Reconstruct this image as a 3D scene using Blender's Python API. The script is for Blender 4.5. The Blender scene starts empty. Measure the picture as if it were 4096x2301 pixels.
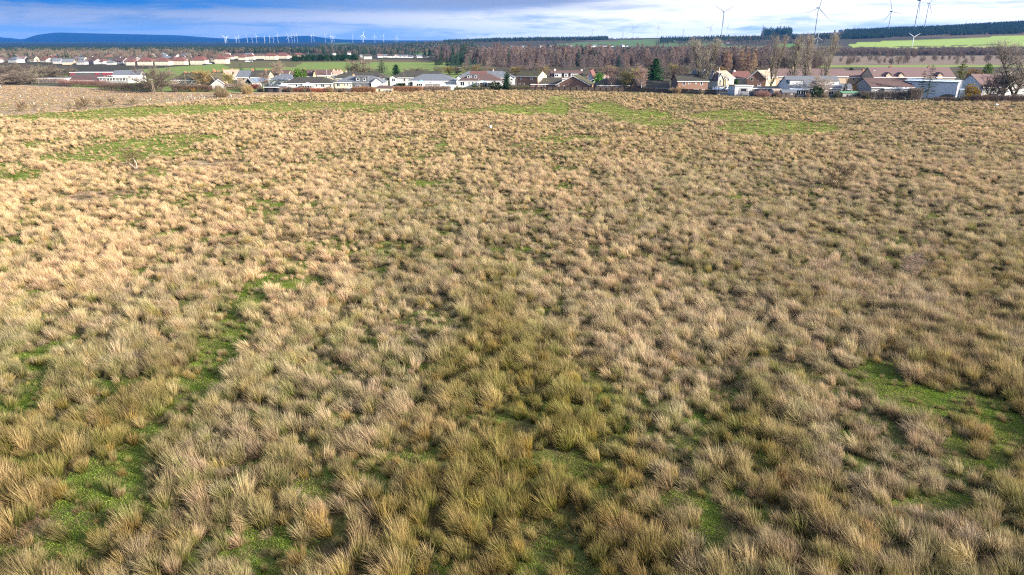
import bpy, math, random
import numpy as np
from mathutils import Vector, Matrix
R = math.radians
SC = bpy.context.scene
COL = SC.collection

# ------------------------------------------------------------------ camera
H = 20.0                       # metres above the field
F = 2768.0                     # focal length in pixels of the 4096 px wide photograph
HOR = 160.0                    # row of the true horizon
TH = math.atan((1150.5 - HOR) / F)
CT, ST = math.cos(TH), math.sin(TH)
cam_d = bpy.data.cameras.new('camera')
cam_d.sensor_width = 36.0
cam_d.lens = F / 4096.0 * 36.0
cam_d.clip_start = 0.5
cam_d.clip_end = 40000.0
cam = bpy.data.objects.new('camera', cam_d)
cam.location = (0, 0, H)
cam.rotation_euler = (math.pi / 2 - TH, 0, 0)
COL.objects.link(cam)
SC.camera = cam

# ------------------------------------------------------------------ light
SUN_AZ = R(116)                 # clockwise from the view direction
SUN_EL = R(19)
sun_d = bpy.data.lights.new('sun', 'SUN')
sun_d.energy = 5.0
sun_d.angle = R(0.7)
sun_d.color = (1.0, 0.93, 0.82)
sun = bpy.data.objects.new('sun', sun_d)
sdir = Vector((math.sin(SUN_AZ) * math.cos(SUN_EL), math.cos(SUN_AZ) * math.cos(SUN_EL), math.sin(SUN_EL)))
sun.rotation_euler = sdir.to_track_quat('Z', 'Y').to_euler()
sun.location = (200, 0, 120)
COL.objects.link(sun)
SC.view_settings.view_transform = 'Standard'
SC.view_settings.look = 'None'
SC.view_settings.exposure = 1.5
SC.view_settings.gamma = 1.0
SC.cycles.use_denoising = False
SC.cycles.filter_width = 1.15
SC.cycles.denoiser = 'OPENIMAGEDENOISE'
SC.cycles.denoising_input_passes = 'RGB_ALBEDO_NORMAL'
SC.cycles.denoising_prefilter = 'ACCURATE'
SC.cycles.max_bounces = 6
SC.cycles.diffuse_bounces = 3
SC.cycles.transmission_bounces = 4
SC.cycles.volume_bounces = 0
SC.cycles.use_fast_gi = False


class NT:
    """tiny helper to write node trees"""
    def __init__(self, tree):
        self.t = tree
        self.n = tree.nodes
        self.l = tree.links

    def node(self, typ, **kw):
        nd = self.n.new(typ)
        for k, v in kw.items():
            setattr(nd, k, v)
        return nd

    def put(self, sock, v):
        if isinstance(v, bpy.types.NodeSocket):
            self.l.new(v, sock)
        elif v is not None:
            if sock.type == 'RGBA' and len(v) == 3:
                v = (*v, 1)
            sock.default_value = v

    def math(self, op, a, b=None, c=None, clamp=False):
        nd = self.node('ShaderNodeMath', operation=op, use_clamp=clamp)
        self.put(nd.inputs[0], a)
        if b is not None:
            self.put(nd.inputs[1], b)
        if c is not None:
            self.put(nd.inputs[2], c)
        return nd.outputs[0]

    def mix(self, f, a, b, mode='MIX'):
        nd = self.node('ShaderNodeMix', data_type='RGBA', blend_type=mode)
        self.put(nd.inputs[0], f)
        self.put(nd.inputs[6], a)
        self.put(nd.inputs[7], b)
        return nd.outputs[2]

    def rng(self, v, a, b, c=0.0, d=1.0, smooth=False):
        nd = self.node('ShaderNodeMapRange')
        if smooth:
            nd.interpolation_type = 'SMOOTHSTEP'
        for i, x in enumerate((v, a, b, c, d)):
            self.put(nd.inputs[i], x)
        return nd.outputs[0]

    def noise(self, vec, scale, detail=3, rough=0.55, dist=0.0):
        nd = self.node('ShaderNodeTexNoise')
        self.put(nd.inputs['Vector'], vec)
        nd.inputs['Scale'].default_value = scale
        nd.inputs['Detail'].default_value = detail
        nd.inputs['Roughness'].default_value = rough
        nd.inputs['Distortion'].default_value = dist
        return nd.outputs[0]

    def comb(self, x, y, z):
        nd = self.node('ShaderNodeCombineXYZ')
        for i, v in enumerate((x, y, z)):
            self.put(nd.inputs[i], v)
        return nd.outputs[0]


# ------------------------------------------------------------------ sky
def make_world():
    w = bpy.data.worlds.new('World')
    SC.world = w
    w.use_nodes = True
    t = NT(w.node_tree)
    t.n.clear()
    out = t.node('ShaderNodeOutputWorld')
    bg = t.node('ShaderNodeBackground')
    t.l.new(bg.outputs[0], out.inputs[0])
    sky = t.node('ShaderNodeTexSky', sky_type='NISHITA')
    sky.sun_disc = False
    sky.sun_elevation = SUN_EL
    sky.sun_rotation = SUN_AZ
    sky.air_density = 1.0
    sky.dust_density = 0.6
    sky.ozone_density = 3.0
    tc = t.node('ShaderNodeTexCoord')
    sep = t.node('ShaderNodeSeparateXYZ')
    t.l.new(tc.outputs['Generated'], sep.inputs[0])
    x, y, z = sep.outputs
    az = t.math('ARCTAN2', x, y)                       # 0 ahead, + to the right (towards the sun)
    el = t.math('ARCSINE', z)
    eld = t.math('MULTIPLY', el, 57.2958)
    # bands of stratus, stretched along the horizon
    v1 = t.comb(t.math('MULTIPLY', az, 3.2), t.math('MULTIPLY', eld, 0.85), 3.7)
    n1 = t.noise(v1, 1.0, 5, 0.55, 0.6)
    v2 = t.comb(t.math('MULTIPLY', az, 11.0), t.math('MULTIPLY', eld, 1.35), 8.1)
    n2 = t.noise(v2, 1.0, 6, 0.6, 0.9)
    azr = t.rng(az, -0.52, 0.50, 0, 1, True)           # 0 at the left of the view, 1 towards the sun
    cov = t.math('ADD', t.math('MULTIPLY', n1, 0.60), t.math('MULTIPLY', n2, 0.40))
    hi = t.rng(eld, 0.7, 2.6, 0, 1, True)
    base_l = t.mix(hi, (0.135, 0.220, 0.37), (0.006, 0.115, 0.38))
    base_r = t.mix(hi, (0.38, 0.48, 0.62), (0.47, 0.53, 0.62))
    band = t.mix(azr, base_l, base_r)
    skyc = t.mix(1.0, sky.outputs[0], (0.20, 0.20, 0.20), 'MULTIPLY')
    base = t.mix(t.rng(eld, 4, 16, 1, 0, True), skyc, band)
    # stratus bands: thin and bluish at the left, white and broad towards the sun
    th = t.rng(azr, 0, 1, 0.385, 0.38)
    mask = t.rng(cov, th, t.math('ADD', th, 0.16), 0, 1, True)
    amt = t.rng(azr, 0.0, 0.6, 0.85, 1.0)
    low = t.rng(eld, 3.2, 1.9, 0.50, 1.0, True)
    amt = t.math('MULTIPLY', amt, t.mix(azr, t.comb(low, low, low), (1, 1, 1)))
    cl = t.mix(t.rng(azr, 0.0, 0.75, 0, 1), (0.24, 0.28, 0.39), (0.80, 0.79, 0.78))
    dk = t.math('MULTIPLY', t.rng(eld, 1.5, 2.6, 0, .80, True), t.rng(azr, 0.75, 0.30, 0, 1, True))
    cl = t.mix(dk, cl, (0.06, 0.14, 0.31))
    c = t.mix(t.math('MULTIPLY', mask, amt), base, cl)
    # grey blue cloud bellies in the middle, above the bright gap
    belly = t.math('MULTIPLY', t.rng(eld, 1.7, 2.7, 0, 1, True), t.rng(eld, 30, 8, 0, 1, True))
    belly = t.math('MULTIPLY', belly, t.math('MULTIPLY', t.rng(azr, 0.15, 0.45, 0, 1, True), t.rng(azr, 0.92, 0.66, 0, 1, True)))
    c = t.mix(t.math('MULTIPLY', belly, t.rng(n1, 0.60, 0.38, 0.35, 0.9)), c, (0.17, 0.215, 0.34))
    below = t.math('LESS_THAN', z, 0.0)
    c = t.mix(below, c, (0.12, 0.14, 0.17))
    t.l.new(c, bg.inputs[0])
    bg.inputs[1].default_value = 0.62


make_world()

# ------------------------------------------------------------------ pixel <-> place
def ray(px, py):
    u = (px - 2048.0) / F
    v = (1150.5 - py) / F
    return u, CT + v * ST, -ST + v * CT      # depth 1 along the view axis


def G(px, py, z=0.0):
    """point of the plane at height z seen at pixel (px, py)"""
    dx, dy, dz = ray(px, py)
    t = (z - H) / dz
    return Vector((dx * t, dy * t, z))


def proj(x, y, z):
    d = y * CT - (z - H) * ST
    up = y * ST + (z - H) * CT
    return 2048.0 + F * x / d, 1150.5 - F * up / d


def zat(y, py):
    """height at ground distance y that projects to row py"""
    v = (1150.5 - py) / F
    # up/d = v  -> y*ST + q*CT = v*(y*CT - q*ST)
    q = y * (v * CT - ST) / (CT + v * ST)
    return H + q


def mpp(y, z=0.0):
    """metres per photo pixel at ground distance y"""
    return (y * CT - (z - H) * ST) / F


def xat(px, y, z=0.0):
    return (px - 2048.0) * mpp(y, z)


# ------------------------------------------------------------------ numpy value noise
_tab = np.random.RandomState(11).rand(256, 256)


def vnoise(x, y):
    xi = np.floor(x).astype(int)
    yi = np.floor(y).astype(int)
    fx = x - xi
    fy = y - yi
    fx = fx * fx * (3 - 2 * fx)
    fy = fy * fy * (3 - 2 * fy)
    a = _tab[xi & 255, yi & 255]
    b = _tab[(xi + 1) & 255, yi & 255]
    c = _tab[xi & 255, (yi + 1) & 255]
    d = _tab[(xi + 1) & 255, (yi + 1) & 255]
    return (a * (1 - fx) + b * fx) * (1 - fy) + (c * (1 - fx) + d * fx) * fy


def fbm(x, y, o=3):
    s = np.zeros_like(np.asarray(x, float))
    a, n = 1.0, 0.0
    for i in range(o):
        s = s + a * vnoise(x * 2 ** i + 17.3 * i, y * 2 ** i + 5.1 * i)
        n += a
        a *= 0.5
    return s / n


def smooth(a, b, x):
    t = np.clip((np.asarray(x, float) - a) / (b - a), 0, 1)
    return t * t * (3 - 2 * t)


# ------------------------------------------------------------------ terrain
CREST_PX = [-2000, 1500, 1700, 2050, 2440, 2600, 2800, 3000, 3200, 3400, 3550, 3700, 3900, 4096, 6000]
CREST_PY = [182, 182, 172, 165, 158, 154, 148, 143, 137, 131, 123, 116, 106, 95, 40]
DC = 2800.0


def terrain(x, y):
    x = np.asarray(x, float)
    y = np.asarray(y, float)
    px = 2048 + F * x / np.maximum(y * CT + H * ST, 1.0)
    pyc = np.interp(px, CREST_PX, CREST_PY)
    v = (1150.5 - pyc) / F
    zc = np.maximum(H + DC * (v * CT - ST) / (CT + v * ST), 0)
    s = smooth(1230, DC, y)
    back = 1 - 0.5 * smooth(DC, DC + 2500, y)
    z = zc * s * back
    near = 1 - smooth(200, 300, y)
    bump = (fbm(x * 0.22, y * 0.22, 2) - 0.5) * 0.55 + (fbm(x * 0.05 + 40, y * 0.05, 2) - 0.5) * 0.9
    far = (fbm(x * 0.004 + 9, y * 0.004, 2) - 0.5) * 6 * smooth(900, 1600, y)
    return z + bump * near + far * smooth(1.0, 12.0, zc)


def tz(x, y):
    return float(terrain(np.array([x]), np.array([y]))[0])


# edge of the rough field, and where the left part turns into planted moor
EDGE = ([0, 300, 560, 700, 1050, 1400, 1900, 2100, 2500, 2900, 3200, 3500, 4096], [340, 352, 368, 372, 372, 371, 362, 363, 371, 384, 398, 402, 410])
MOOR = ([-400, 0, 300, 620, 1000, 1300, 1400], [480, 466, 446, 420, 386, 372, 300])

# short green turf showing between the tussocks: centre and radii as seen in the photograph, strength
GREEN = [(300, 466, 330, 15, 1), (620, 446, 330, 18, 1), (950, 432, 330, 14, 1), (1250, 420, 260, 11, .8), (1500, 436, 200, 12, .55),
         (2080, 440, 170, 20, .9), (1850, 445, 120, 10, .7), (2230, 425, 60, 45, .8), (2260, 400, 40, 25, .6), (2420, 440, 120, 16, .9), (2560, 462, 150, 24, .9), (2650, 490, 130, 22, .75),
         (2930, 468, 190, 24, .9), (3120, 512, 270, 32, 1), (2560, 470, 120, 30, .8), (2420, 430, 90, 26, .7), (1500, 428, 240, 14, .7), (1100, 436, 240, 16, .8), (2930, 445, 60, 10, .7), (3330, 500, 90, 10, .5), (2700, 520, 120, 20, .5),
         (2270, 560, 130, 22, .7), (2230, 600, 60, 30, .5), (1850, 560, 90, 10, .4), (1770, 590, 45, 26, .7), (2040, 440, 40, 30, .5),
         (560, 600, 270, 36, .9), (300, 635, 160, 26, .7), (740, 555, 180, 22, .8), (60, 690, 130, 40, .8), (480, 640, 130, 14, .6), (950, 620, 130, 14, .5), (150, 590, 90, 16, .5),
         (1060, 830, 110, 40, .75), (960, 780, 120, 20, .6), (1140, 640, 60, 12, .5), (1690, 740, 45, 22, .9), (1260, 880, 40, 25, .6),
         (2290, 605, 110, 14, .6), (2280, 680, 70, 12, .6), (2270, 750, 45, 26, .8), (2700, 715, 85, 12, .8), (2390, 850, 90, 16, .5), (2980, 795, 110, 12, .7), (2200, 760, 40, 12, .5), (2480, 560, 90, 12, .5),
         (1140, 1130, 140, 42, 1), (1300, 1140, 130, 45, .8), (1020, 1200, 80, 85, 1), (960, 1310, 95, 85, 1), (890, 1400, 115, 75, 1), (1250, 1060, 80, 30, .7), (830, 1490, 110, 60, 1),
         (780, 1560, 120, 60, 1), (700, 1640, 120, 70, .9), (570, 1760, 120, 80, .9), (460, 1850, 150, 80, 1), (400, 1940, 170, 70, 1), (330, 2040, 170, 80, .7), (300, 2200, 200, 90, .8),
         (50, 2240, 130, 60, .9), (930, 2180, 130, 90, .8), (1000, 2280, 160, 60, .8), (1490, 1120, 70, 50, .5), (1400, 1300, 60, 40, .45), (1190, 1650, 60, 40, .45), (1520, 1080, 30, 20, .8),
         (3550, 1520, 120, 70, 1), (3640, 1590, 150, 60, 1), (3800, 1610, 190, 60, 1), (3700, 1640, 120, 40, .8), (3900, 1720, 120, 50, .6), (3950, 1650, 140, 60, 1), (4060, 1720, 100, 60, 1), (4040, 1840, 80, 60, .9), (3760, 1560, 110, 40, .6),
         (2790, 2050, 70, 110, 1), (2780, 2160, 80, 90, 1), (2640, 2130, 70, 60, .5), (2420, 1960, 70, 40, .6), (2320, 1620, 60, 40, .35), (3430, 2090, 70, 50, .6), (3900, 1990, 90, 60, .6), (2050, 2260, 60, 30, .3),
         (3160, 760, 30, 10, .5), (690, 1010, 40, 25, .6), (420, 1250, 50, 25, .5), (560, 930, 60, 18, .5), (1730, 1180, 40, 30, .5), (2130, 840, 30, 14, .6)]
# flattened pale straw without tussocks
STRAW = [(640, 700, 210, 26, 1), (850, 655, 170, 20, .9), (420, 790, 200, 24, .7), (1130, 905, 110, 40, .5), (1650, 1480, 120, 50, .35), (60, 1180, 130, 50, .35), (260, 2080, 170, 70, .6), (100, 2140, 120, 60, .6)]


def splat(px, py, lst):
    m = np.zeros_like(px)
    for cx, cy, rx, ry, s in lst:
        q = ((px - cx) / rx) ** 2 + ((py - cy) / ry) ** 2
        m = np.maximum(m, s * (1 - smooth(0.45, 1.35, q)))
    return m


def field_masks(x, y):
    """green, straw, moor masks over world points (flat field)"""
    px, py = proj(x, y, 0.0)
    wob = fbm(x * 0.35, y * 0.35, 3) - 0.5
    wob2 = fbm(x * 0.12 + 31, y * 0.12 + 7, 2) - 0.5
    sc = 0.35 + 0.65 * smooth(1600, 500, py) if False else 1.0
    amp = np.interp(py, [400, 600, 1200, 2300], [14, 30, 90, 150])
    pxx = px + wob2 * amp * 2.0
    pyy = py + wob * amp * 0.6
    g = splat(pxx, pyy, GREEN)
    n = fbm(x * 0.6 + 3, y * 0.6 + 11, 3)
    n9 = fbm(x * 1.7 + 3, y * 1.7 + 11, 2)
    n5 = fbm(x * 0.23 + 13, y * 0.23 + 31, 2)
    g = g * (0.10 + 0.55 * n + 0.65 * n9 + 0.55 * n5)
    g = smooth(np.interp(py, [480, 900], [.26, .36]), np.interp(py, [480, 900], [.76, .84]), g)
    q = fbm(x * .55 + 71, y * .45 + 19, 2) * .6 + fbm(x * .12 + 5, y * .12 + 77, 2) * .4
    wgt = np.clip(1.15 - px / 3600, .45, 1) * np.interp(py, [420, 520, 1100, 2300], [.95, .9, .8, .95])
    g = np.maximum(g, smooth(.55, .66, q) * wgt)
    s = smooth(0.25, 0.6, splat(pxx, pyy, STRAW) * (0.6 + 0.8 * n))
    moor = 1 - smooth(-3, 4, py - np.interp(px, MOOR[0], MOOR[1]))
    moor = np.where(px > 1400, 0, moor)
    return px, py, g * (1 - moor), s, moor
# ------------------------------------------------------------------ object helpers
_YS = np.geomspace(18, 9000, 4000)


def GT(px, py):
    """where the line of sight through (px, py) meets the terrain"""
    if py > 215:
        return G(px, py)
    dx, dy, dz = ray(px, py)
    t = _YS / dy
    zr = H + dz * t
    hit = np.nonzero(zr <= terrain(dx * t, _YS))[0]
    if len(hit) == 0:
        t_ = 2800.0 / dy
        return Vector((dx * t_, 2800.0, tz(dx * t_, 2800.0)))
    i = hit[0]
    return Vector((dx * t[i], _YS[i], float(zr[i])))


def tag(o, label=None, cat=None, group=None, kind=None):
    if label:
        o['label'] = label
    if cat:
        o['category'] = cat
    if group:
        o['group'] = group
    if kind:
        o['kind'] = kind
    return o


def empty(name, loc, rz=0.0, sc=1.0):
    o = bpy.data.objects.new(name, None)
    o.location = loc
    o.rotation_euler = (0, 0, rz)
    o.scale = (sc, sc, sc)
    o.empty_display_size = 0.3
    COL.objects.link(o)
    return o


def copy_thing(o, loc, rz=0.0, sc=None, label=None, group=None):
    c = o.copy()
    COL.objects.link(c)
    c.location = loc
    c.rotation_euler = (0, 0, rz)
    if sc is not None:
        c.scale = sc if hasattr(sc, '__len__') else (sc, sc, sc)
    if label:
        c['label'] = label
    if group:
        c['group'] = group
    for ch in list(o.children):
        d = ch.copy()
        COL.objects.link(d)
        d.parent = c
        for g in list(ch.children):
            e = g.copy()
            COL.objects.link(e)
            e.parent = d
    return c


class MB:
    """collects polygons, then makes one mesh object"""
    def __init__(self):
        self.v = []
        self.f = []
        self.m = []
        self.c = None

    def poly(self, pts, m=0):
        n = len(self.v)
        self.v += [tuple(p) for p in pts]
        self.f.append(tuple(range(n, n + len(pts))))
        self.m.append(m)

    def hexa(self, p, m=0):
        """8 corners: bottom ring 0-3 (ccw from above), top ring 4-7"""
        n = len(self.v)
        self.v += [tuple(q) for q in p]
        for q in ((3, 2, 1, 0), (4, 5, 6, 7), (0, 1, 5, 4), (1, 2, 6, 5), (2, 3, 7, 6), (3, 0, 4, 7)):
            self.f.append(tuple(n + i for i in q))
            self.m.append(m)

    def box(self, x0, x1, y0, y1, z0, z1, m=0):
        self.hexa([(x0, y0, z0), (x1, y0, z0), (x1, y1, z0), (x0, y1, z0), (x0, y0, z1), (x1, y0, z1), (x1, y1, z1), (x0, y1, z1)], m)

    def tube(self, a, b, ra, rb, n=6, m=0, caps=True):
        a = Vector(a)
        b = Vector(b)
        d = (b - a)
        if d.length < 1e-6:
            return
        d.normalize()
        u = d.orthogonal().normalized()
        w = d.cross(u)
        k = len(self.v)
        for p, r in ((a, ra), (b, rb)):
            for i in range(n):
                an = 2 * math.pi * i / n
                q = p + (u * math.cos(an) + w * math.sin(an)) * r
                self.v.append(tuple(q))
        for i in range(n):
            j = (i + 1) % n
            self.f.append((k + i, k + j, k + n + j, k + n + i))
            self.m.append(m)
        if caps:
            self.f.append(tuple(k + i for i in reversed(range(n))))
            self.f.append(tuple(k + n + i for i in range(n)))
            self.m += [m, m]

    def thick(self, polys, t, m=0):
        """solid sheet: each polygon extruded straight down by t"""
        for p in polys:
            n = len(self.v)
            k = len(p)
            self.v += [tuple(q) for q in p]
            self.v += [(q[0], q[1], q[2] - t) for q in p]
            self.f.append(tuple(range(n, n + k)))
            self.f.append(tuple(n + k + i for i in reversed(range(k))))
            self.m += [m, m]
            for i in range(k):
                j = (i + 1) % k
                self.f.append((n + j, n + i, n + k + i, n + k + j))
                self.m.append(m)

    def mesh(self, name, mats, smooth_=False, cols=None):
        me = bpy.data.meshes.new(name)
        me.from_pydata(self.v, [], self.f)
        for mt in (mats if isinstance(mats, (list, tuple)) else [mats]):
            me.materials.append(mt)
        if any(self.m):
            me.polygons.foreach_set('material_index', self.m)
        if smooth_:
            me.polygons.foreach_set('use_smooth', [True] * len(self.f))
        me.update()
        return me

    def build(self, name, mats, parent=None, smooth_=False):
        o = bpy.data.objects.new(name, self.mesh(name, mats, smooth_))
        COL.objects.link(o)
        if parent is not None:
            o.parent = parent
        return o


def link(name, me, parent=None):
    o = bpy.data.objects.new(name, me)
    COL.objects.link(o)
    if parent is not None:
        o.parent = parent
    return o


def raw_mesh(name, V, faces, mat, col=None, smooth_=False):
    """fast mesh from numpy: V (N,3), faces (M,k) or list of such arrays"""
    me = bpy.data.meshes.new(name)
    if not isinstance(faces, list):
        faces = [faces]
    loops = np.concatenate([f.ravel() for f in faces]).astype(np.int32)
    tot = np.concatenate([np.full(len(f), f.shape[1]) for f in faces]).astype(np.int32)
    start = np.concatenate([[0], np.cumsum(tot)[:-1]]).astype(np.int32)
    me.vertices.add(len(V))
    me.vertices.foreach_set('co', np.asarray(V, np.float32).ravel())
    me.loops.add(len(loops))
    me.loops.foreach_set('vertex_index', loops)
    me.polygons.add(len(tot))
    me.polygons.foreach_set('loop_start', start)
    me.polygons.foreach_set('loop_total', tot)
    if smooth_:
        me.polygons.foreach_set('use_smooth', np.ones(len(tot), bool))
    if col is not None:
        for nm, c in (col.items() if isinstance(col, dict) else [('col', col)]):
            a = me.attributes.new(nm, 'FLOAT_COLOR', 'POINT')
            cc = np.ones((len(V), 4), np.float32)
            cc[:, :3] = c
            a.data.foreach_set('color', cc.ravel())
    me.materials.append(mat)
    me.update(calc_edges=True)
    return me


# ------------------------------------------------------------------ materials
def new_mat(name):
    m = bpy.data.materials.new(name)
    m.use_nodes = True
    t = NT(m.node_tree)
    t.n.clear()
    out = t.node('ShaderNodeOutputMaterial')
    return m, t, out


def surf(name, col, rough=0.8, col2=None, scale=2.0, bump=0.0, metal=0.0, spec=0.3, amount=1.0, fine=0.15):
    """plain material: two tones mixed by noise, plus fine grain"""
    m, t, out = new_mat(name)
    b = t.node('ShaderNodeBsdfPrincipled')
    t.l.new(b.outputs[0], out.inputs[0])
    co = t.node('ShaderNodeTexCoord').outputs['Object']
    if col2 is None:
        col2 = tuple(c * 0.72 for c in col)
    n1 = t.noise(co, scale, 4, 0.6)
    c = t.mix(t.math('MULTIPLY', t.rng(n1, 0.35, 0.68), amount), col, col2)
    n2 = t.noise(co, scale * 9, 2, 0.6)
    c = t.mix(t.rng(n2, 0.3, 0.7, 0, fine), c, tuple(x * 0.45 for x in col))
    oi = t.node('ShaderNodeObjectInfo').outputs['Random']
    hs = t.node('ShaderNodeHueSaturation')
    t.put(hs.inputs['Value'], t.rng(oi, 0, 1, 0.90, 1.10))
    t.put(hs.inputs['Color'], c)
    t.l.new(hs.outputs[0], b.inputs['Base Color'])
    b.inputs['Roughness'].default_value = rough
    b.inputs['Metallic'].default_value = metal
    b.inputs['Specular IOR Level'].default_value = spec
    if bump:
        bp = t.node('ShaderNodeBump')
        bp.inputs['Strength'].default_value = bump
        bp.inputs['Distance'].default_value = 0.05
        t.l.new(n2, bp.inputs['Height'])
        t.l.new(bp.outputs[0], b.inputs['Normal'])
    return m


def rows(name, col, col2, pitch=0.3, rough=0.85, moss=None, mossamt=0.5, streak=0.0):
    """roof coverings and boards: courses along the slope with noise from tile to tile"""
    m, t, out = new_mat(name)
    b = t.node('ShaderNodeBsdfPrincipled')
    t.l.new(b.outputs[0], out.inputs[0])
    co = t.node('ShaderNodeTexCoord').outputs['Object']
    sep = t.node('ShaderNodeSeparateXYZ')
    t.l.new(co, sep.inputs[0])
    zz = t.math('DIVIDE', sep.outputs[2], pitch)
    row = t.math('FLOOR', zz)
    fr = t.math('FRACT', zz)
    cell = t.noise(t.comb(t.math('MULTIPLY', sep.outputs[0], 2.2), row, t.math('MULTIPLY', sep.outputs[1], 2.2)), 1.0, 2, 0.7)
    c = t.mix(t.rng(cell, 0.30, 0.70), col, col2)
    c = t.mix(t.math('MULTIPLY', t.math('LESS_THAN', fr, 0.22), 0.55), c, tuple(x * 0.4 for x in col))
    big = t.noise(co, 0.55, 4, 0.6)
    if moss:
        c = t.mix(t.math('MULTIPLY', t.rng(big, 0.42, 0.68), mossamt), c, moss)
    else:
        c = t.mix(t.rng(big, 0.4, 0.7, 0, 0.35), c, tuple(x * 0.6 for x in col2))
    t.l.new(c, b.inputs['Base Color'])
    b.inputs['Roughness'].default_value = rough
    b.inputs['Specular IOR Level'].default_value = 0.3
    return m


def brick(name, c1, c2, mortar, scale=3.5):
    m, t, out = new_mat(name)
    b = t.node('ShaderNodeBsdfPrincipled')
    t.l.new(b.outputs[0], out.inputs[0])
    co = t.node('ShaderNodeTexCoord').outputs['Object']
    sep = t.node('ShaderNodeSeparateXYZ')
    t.l.new(co, sep.inputs[0])
    xy = t.math('ADD', sep.outputs[0], sep.outputs[1])
    br = t.node('ShaderNodeTexBrick')
    t.put(br.inputs['Vector'], t.comb(xy, sep.outputs[2], 0.0))
    t.put(br.inputs['Color1'], c1)
    t.put(br.inputs['Color2'], c2)
    t.put(br.inputs['Mortar'], mortar)
    br.inputs['Scale'].default_value = scale
    br.inputs['Mortar Size'].default_value = 0.02
    n = t.noise(co, 0.7, 4, 0.6)
    c = t.mix(t.rng(n, 0.35, 0.7, 0, 0.4), br.outputs[0], tuple(x * 0.6 for x in c1))
    t.l.new(c, b.inputs['Base Color'])
    b.inputs['Roughness'].default_value = 0.9
    return m


def veg(name, transl=0.35, rough=0.7, hue=0.018, val=0.28, spread=None, tint=True, sheen=0.25):
    """leaf, blade and twig material: colour from the mesh, small changes from plant to plant"""
    m, t, out = new_mat(name)
    a = t.node('ShaderNodeAttribute', attribute_name='col')
    c = a.outputs['Color']
    rnd = t.node('ShaderNodeObjectInfo').outputs['Random']
    hs = t.node('ShaderNodeHueSaturation')
    t.put(hs.inputs['Hue'], t.rng(rnd, 0, 1, 0.5 - hue, 0.5 + hue))
    r2 = t.math('FRACT', t.math('MULTIPLY', rnd, 13.7))
    t.put(hs.inputs['Value'], t.rng(r2, 0, 1, 1 - val, 1 + val))
    t.put(hs.inputs['Color'], c)
    c = hs.outputs[0]
    if tint:
        tg = t.node('ShaderNodeAttribute', attribute_name='tg', attribute_type='INSTANCER').outputs['Fac']
        tb = t.node('ShaderNodeAttribute', attribute_name='tb', attribute_type='INSTANCER').outputs['Fac']
        # tg: greener plant; tb: paler (positive) or greyer brown (negative) plant
        grn = t.mix(1.0, c, (0.78, 0.96, 0.62), 'MULTIPLY')
        c = t.mix(tg, c, grn)
        pale = t.mix(1.0, c, (1.26, 1.17, 1.10), 'MULTIPLY')
        c = t.mix(t.rng(tb, 0, 1, 0, 1), c, pale)
        dull = t.mix(1.0, c, (0.84, 0.785, 0.575), 'MULTIPLY')
        c = t.mix(t.rng(tb, 0, -1, 0, 1), c, dull)
    d = t.node('ShaderNodeBsdfDiffuse')
    t.put(d.inputs[0], c)
    tr = t.node('ShaderNodeBsdfTranslucent')
    t.put(tr.inputs[0], c)
    mx = t.node('ShaderNodeMixShader')
    mx.inputs[0].default_value = transl
    t.l.new(d.outputs[0], mx.inputs[1])
    t.l.new(tr.outputs[0], mx.inputs[2])
    t.l.new(mx.outputs[0], out.inputs[0])
    return m


# ------------------------------------------------------------------ ground
def inside(px, py, poly):
    """even-odd test on arrays"""
    r = np.zeros(px.shape, bool)
    n = len(poly)
    for i in range(n):
        x1, y1 = poly[i]
        x2, y2 = poly[(i + 1) % n]
        c = ((y1 > py) != (y2 > py)) & (px < (x2 - x1) * (py - y1) / (y2 - y1 + 1e-9) + x1)
        r ^= c
    return r


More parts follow.
